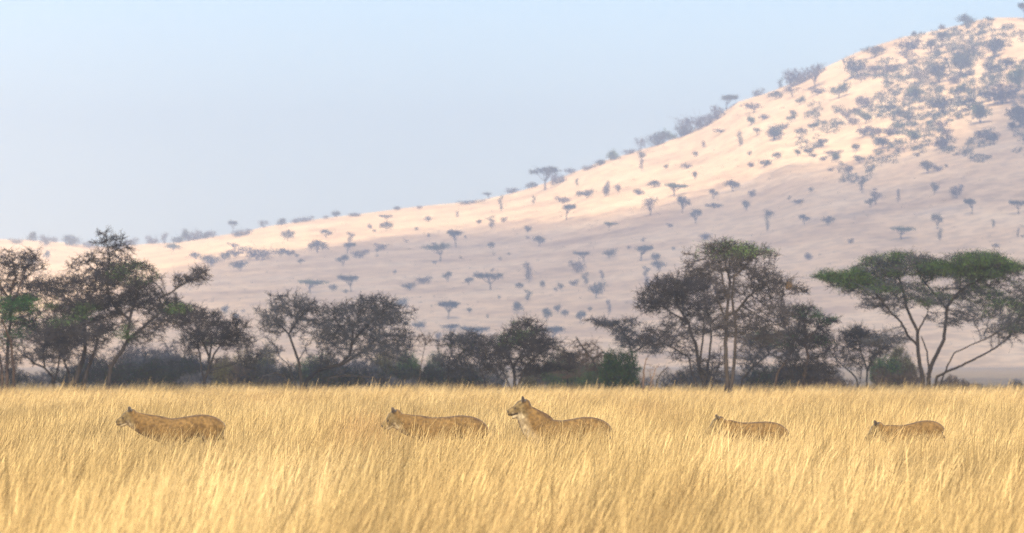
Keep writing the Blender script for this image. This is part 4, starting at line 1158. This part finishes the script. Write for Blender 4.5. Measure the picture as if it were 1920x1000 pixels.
    body_me.materials.clear(); body_me.materials.append(M['coat'])
    body_me.polygons.foreach_set('use_smooth', np.ones(len(body_me.polygons), bool))
    o = link('lioness', body_me, None, (ox, D, 0))
    tag(o, label, 'lioness', 'lionesses walking left in a line through the grass')
    LION_SPOTS.append((ox, D, 1.0 * s, .26 * s))
    return o

lioness('leading lioness, leftmost of the five, head stretched low ahead and back unhidden', 100, [(256, 774), (275, 776), (287, 777.5), (300, 780), (306, 783), (331, 784), (347, 781), (362, 779), (380, 776), (400, 781), (412, 790), (417, 807)], (240, 783), (218, 793), 1.0, gait=1)
lioness('second lioness, head lowered with muzzle sunk in the grass, both ears up', 100, [(752, 776), (781, 777), (792.5, 780), (800, 782.5), (819, 782), (844, 780.6), (865, 778), (881, 780), (895, 786), (906, 799), (910, 815)], (737, 786), (716, 801), 1.0, gait=-1)
lioness('alert lioness in the middle holding her head high on a raised neck, mouth open', 100, [(984, 756), (990, 757), (1002.5, 765), (1015, 775), (1025, 782.5), (1036, 787), (1055, 788), (1067, 786), (1086, 783), (1099, 781), (1111, 782), (1124, 786), (1132.5, 792.5), (1139, 802.5), (1142, 812)], (976, 765), (951.5, 774), 1.0, face='open', chest=1.48, gait=.5)
lioness('smaller lioness fourth in line, head level with her back and face veiled by stalks', 103, [(1352, 783), (1360, 785), (1377.5, 790), (1396, 792), (1415, 791), (1440, 790), (1452.5, 792), (1465, 799), (1472.5, 806), (1474, 817.5)], (1344, 798), (1324, 812), .87, gait=-1)
lioness('last and smallest looking lioness, rightmost, only back and lowered head above the grass', 105, [(1650, 796), (1665, 796), (1687.5, 797.5), (1709, 794), (1727.5, 789), (1740, 787.5), (1755, 791), (1764, 800), (1766, 810)], (1642, 809), (1623, 824), .83, gait=1)

build_grass()

# ------------------------------------------------------------------ dry weeds standing in the grass
def join4(a, b, c, d):
    return np.concatenate([a, c]), np.concatenate([b, d + len(a)])

def make_weed(seed, mat):
    rng = np.random.default_rng(seed)
    root = empty('dry_weed', (0, 0, 0))
    S0, S1, r0, r1, tips = [], [], [], [], []
    for k in range(5):
        p = np.array([rng.normal() * .05, rng.normal() * .05, -.03]); d = np.array([.25 + rng.normal() * .2, rng.normal() * .2, 1.0]); d /= np.linalg.norm(d)
        for s in range(6):
            q = p + d * .15; S0.append(p); S1.append(q); r0.append(.006 - s * .0006); r1.append(.0054 - s * .0006)
            if s > 1:
                for b in range(2):
                    e = d + rng.normal(size=3) * .6; e /= np.linalg.norm(e); t = q + e * rng.uniform(.06, .16)
                    S0.append(q); S1.append(t); r0.append(.0035); r1.append(.002); tips.append(t)
            p = q; d = d + rng.normal(size=3) * .12; d /= np.linalg.norm(d)
        tips.append(p)
    V, Q = tubes(S0, S1, np.array(r0), np.array(r1), 4)
    SV, SQ = V, Q
    T = np.array(tips); pts = [T + rng.normal(size=T.shape) * .006]
    bits = []
    for t in T:
        rr = rng.uniform(.005, .010)
        for z in (0,):
            bits.append(tubes([t - [0, 0, rr], t], [t, t + [0, 0, rr]], np.array([.001, rr]), np.array([rr, .001]), 5))
    V, Q = join([(SV[:0], SQ[:0])] + bits)
    # the thorny seed heads sit on the stems and share their mesh with them
    bpy.data.objects.remove(root)
    V2, Q2 = SV, SQ
    me = npmesh('dry_weed', *join4(SV, SQ, V, Q), mat=M[mat])
    return link('dry_weed', me)
WD = [make_weed(81, 'weed'), make_weed(82, 'weed'), make_weed(83, 'weed_green')]
weeds = [  # x, ground-level picture y of the foot, height scale, words
    (885, 888, 1.0, 'just behind the rump of the second lioness'), (902, 884, 1.15, 'dark seed heads right behind the second lioness'), (916, 880, 1.0, 'halfway between second and middle lioness'), (925, 892, .9, 'left of the middle lioness, below her chin'),
(700, 900, .8, 'ahead of the second lioness, low in the grass'), (1388, 890, 1.05, 'against the shoulder of the fourth lioness'), (1378, 915, .8, 'below the chest of the fourth lioness'), (1330, 930, .8, 'greenish, below the nose of the fourth lioness'),
    (1780, 905, .9, 'close behind the last lioness'), (1850, 895, 1.1, 'tall, right of the last lioness'), (1895, 925, .9, 'at the right frame edge below the tall weeds'), (1622, 950, .9, 'below the muzzle of the last lioness'),
    (548, 905, .9, 'between first and second lioness, near the second'), (540, 1010, .95, 'dark clump low between first and second lioness'), (525, 1020, .9, 'left one of the low dark clumps'), 
    (250, 925, .8, 'small, under the leading lioness'), (1480, 955, .7, 'below the rump of the fourth lioness'), (1200, 1000, .9, 'low, right below the middle lioness'), (1640, 1010, 1.0, 'low, beneath the last lioness'), 
    (820, 1000, .8, 'low, below the second lioness'), (390, 1000, .8, 'low, below the rump of the leading lioness'), (95, 960, .8, 'near the left frame edge'), (1885, 1020, .9, 'bottom right corner'), (1040, 1040, .8, 'bottom centre, below the middle lioness'), (1290, 990, .9, 'low, left of and below the fourth lioness'),
]
for n_, (x, yf, sc, words) in enumerate(weeds):
    Y = CAM_H * F / (yf - HORIZON)
    lab = 'dry dark weed, ' + words
    sc *= .8; place(WD[2] if 'greenish' in words else WD[n_ % 2], ((x - 960) * Y / F, Y, 0), random.uniform(-.5, .5), (sc,) * 3, lab, 'weed', 'dry dark weeds standing among the grass')

# protos that were never placed
for lst in list(SH.values()) + list(HP.values()) + [WD]:
    for pr in lst:
        if pr.name not in USED:
            for ch in list(pr.children): bpy.data.objects.remove(ch)
            bpy.data.objects.remove(pr)

# ------------------------------------------------------------------ haze
def haze():
    bm = bmesh.new(); bmesh.ops.create_cube(bm, size=1.0)
    x, y0, y1, z0, z1 = 2060.0, -360.0, 7960.0, -1.6, 335.0
    for v in bm.verts:
        v.co = Vector((v.co.x * 2 * x, (y0 + y1) / 2 + v.co.y * (y1 - y0), (z0 + z1) / 2 + v.co.z * (z1 - z0)))
    me = bpy.data.meshes.new('haze'); bm.to_mesh(me); bm.free()
    m, nt, out = material('haze_air')
    v = N(nt, 'ShaderNodeVolumePrincipled')
    v.inputs['Color'].default_value = (0.69, 0.81, 1.0, 1)
    v.inputs['Density'].default_value = HAZE
    v.inputs['Anisotropy'].default_value = 0.40
    nt.links.new(v.outputs[0], out.inputs['Volume'])
    me.materials.append(m)
    o = link('haze', me)
    tag(o, 'pale dry season haze over the plain and hill', None, None, 'stuff')
HAZE = 0.00022
haze()

# ------------------------------------------------------------------ sky, sun, camera
w = bpy.data.worlds.new('World'); SC.world = w; w.use_nodes = True
nt = w.node_tree; nt.nodes.clear()
wo = nt.nodes.new('ShaderNodeOutputWorld'); bg = nt.nodes.new('ShaderNodeBackground'); sk = nt.nodes.new('ShaderNodeTexSky')
sk.sky_type = 'NISHITA'; sk.sun_disc = False; sk.sun_elevation = SUN_EL
sk.sun_rotation = math.pi - SUN_AZ         # from +Y turning towards +X
sk.air_density = 1.0; sk.dust_density = 2.4; sk.ozone_density = 3.2; sk.altitude = 1500
bg.inputs['Strength'].default_value = 0.083
nt.links.new(sk.outputs[0], bg.inputs['Color']); nt.links.new(bg.outputs[0], wo.inputs['Surface'])

sd = bpy.data.lights.new('sun', 'SUN'); sd.energy = 5.0; sd.angle = R(0.55); sd.color = (1.0, 0.845, 0.61)
so = bpy.data.objects.new('sun', sd); COL.objects.link(so)
so.rotation_euler = Vector(SUN).to_track_quat('Z', 'Y').to_euler()
so.location = (60, -60, 80)

cd = bpy.data.cameras.new('camera'); co_ = bpy.data.objects.new('camera', cd); COL.objects.link(co_)
co_.location = (0, 0, CAM_H); co_.rotation_euler = (math.pi / 2 + PITCH, 0, 0)
cd.sensor_width = 36.0; cd.lens = 36.0 * F / 1920.0
cd.clip_start = 0.5; cd.clip_end = 30000
cd.dof.use_dof = True; cd.dof.focus_distance = 101.0; cd.dof.aperture_fstop = 4.6
SC.camera = co_

SC.view_settings.view_transform = 'Standard'; SC.view_settings.look = 'None'
SC.view_settings.gamma = 1.0; SC.view_settings.exposure = 1.40
SC.render.engine = 'CYCLES'
SC.cycles.use_denoising = True; SC.cycles.denoising_prefilter = 'NONE'
SC.cycles.max_bounces = 5; SC.cycles.diffuse_bounces = 2; SC.cycles.transmission_bounces = 3; SC.cycles.transparent_max_bounces = 6
SC.cycles.volume_bounces = 1
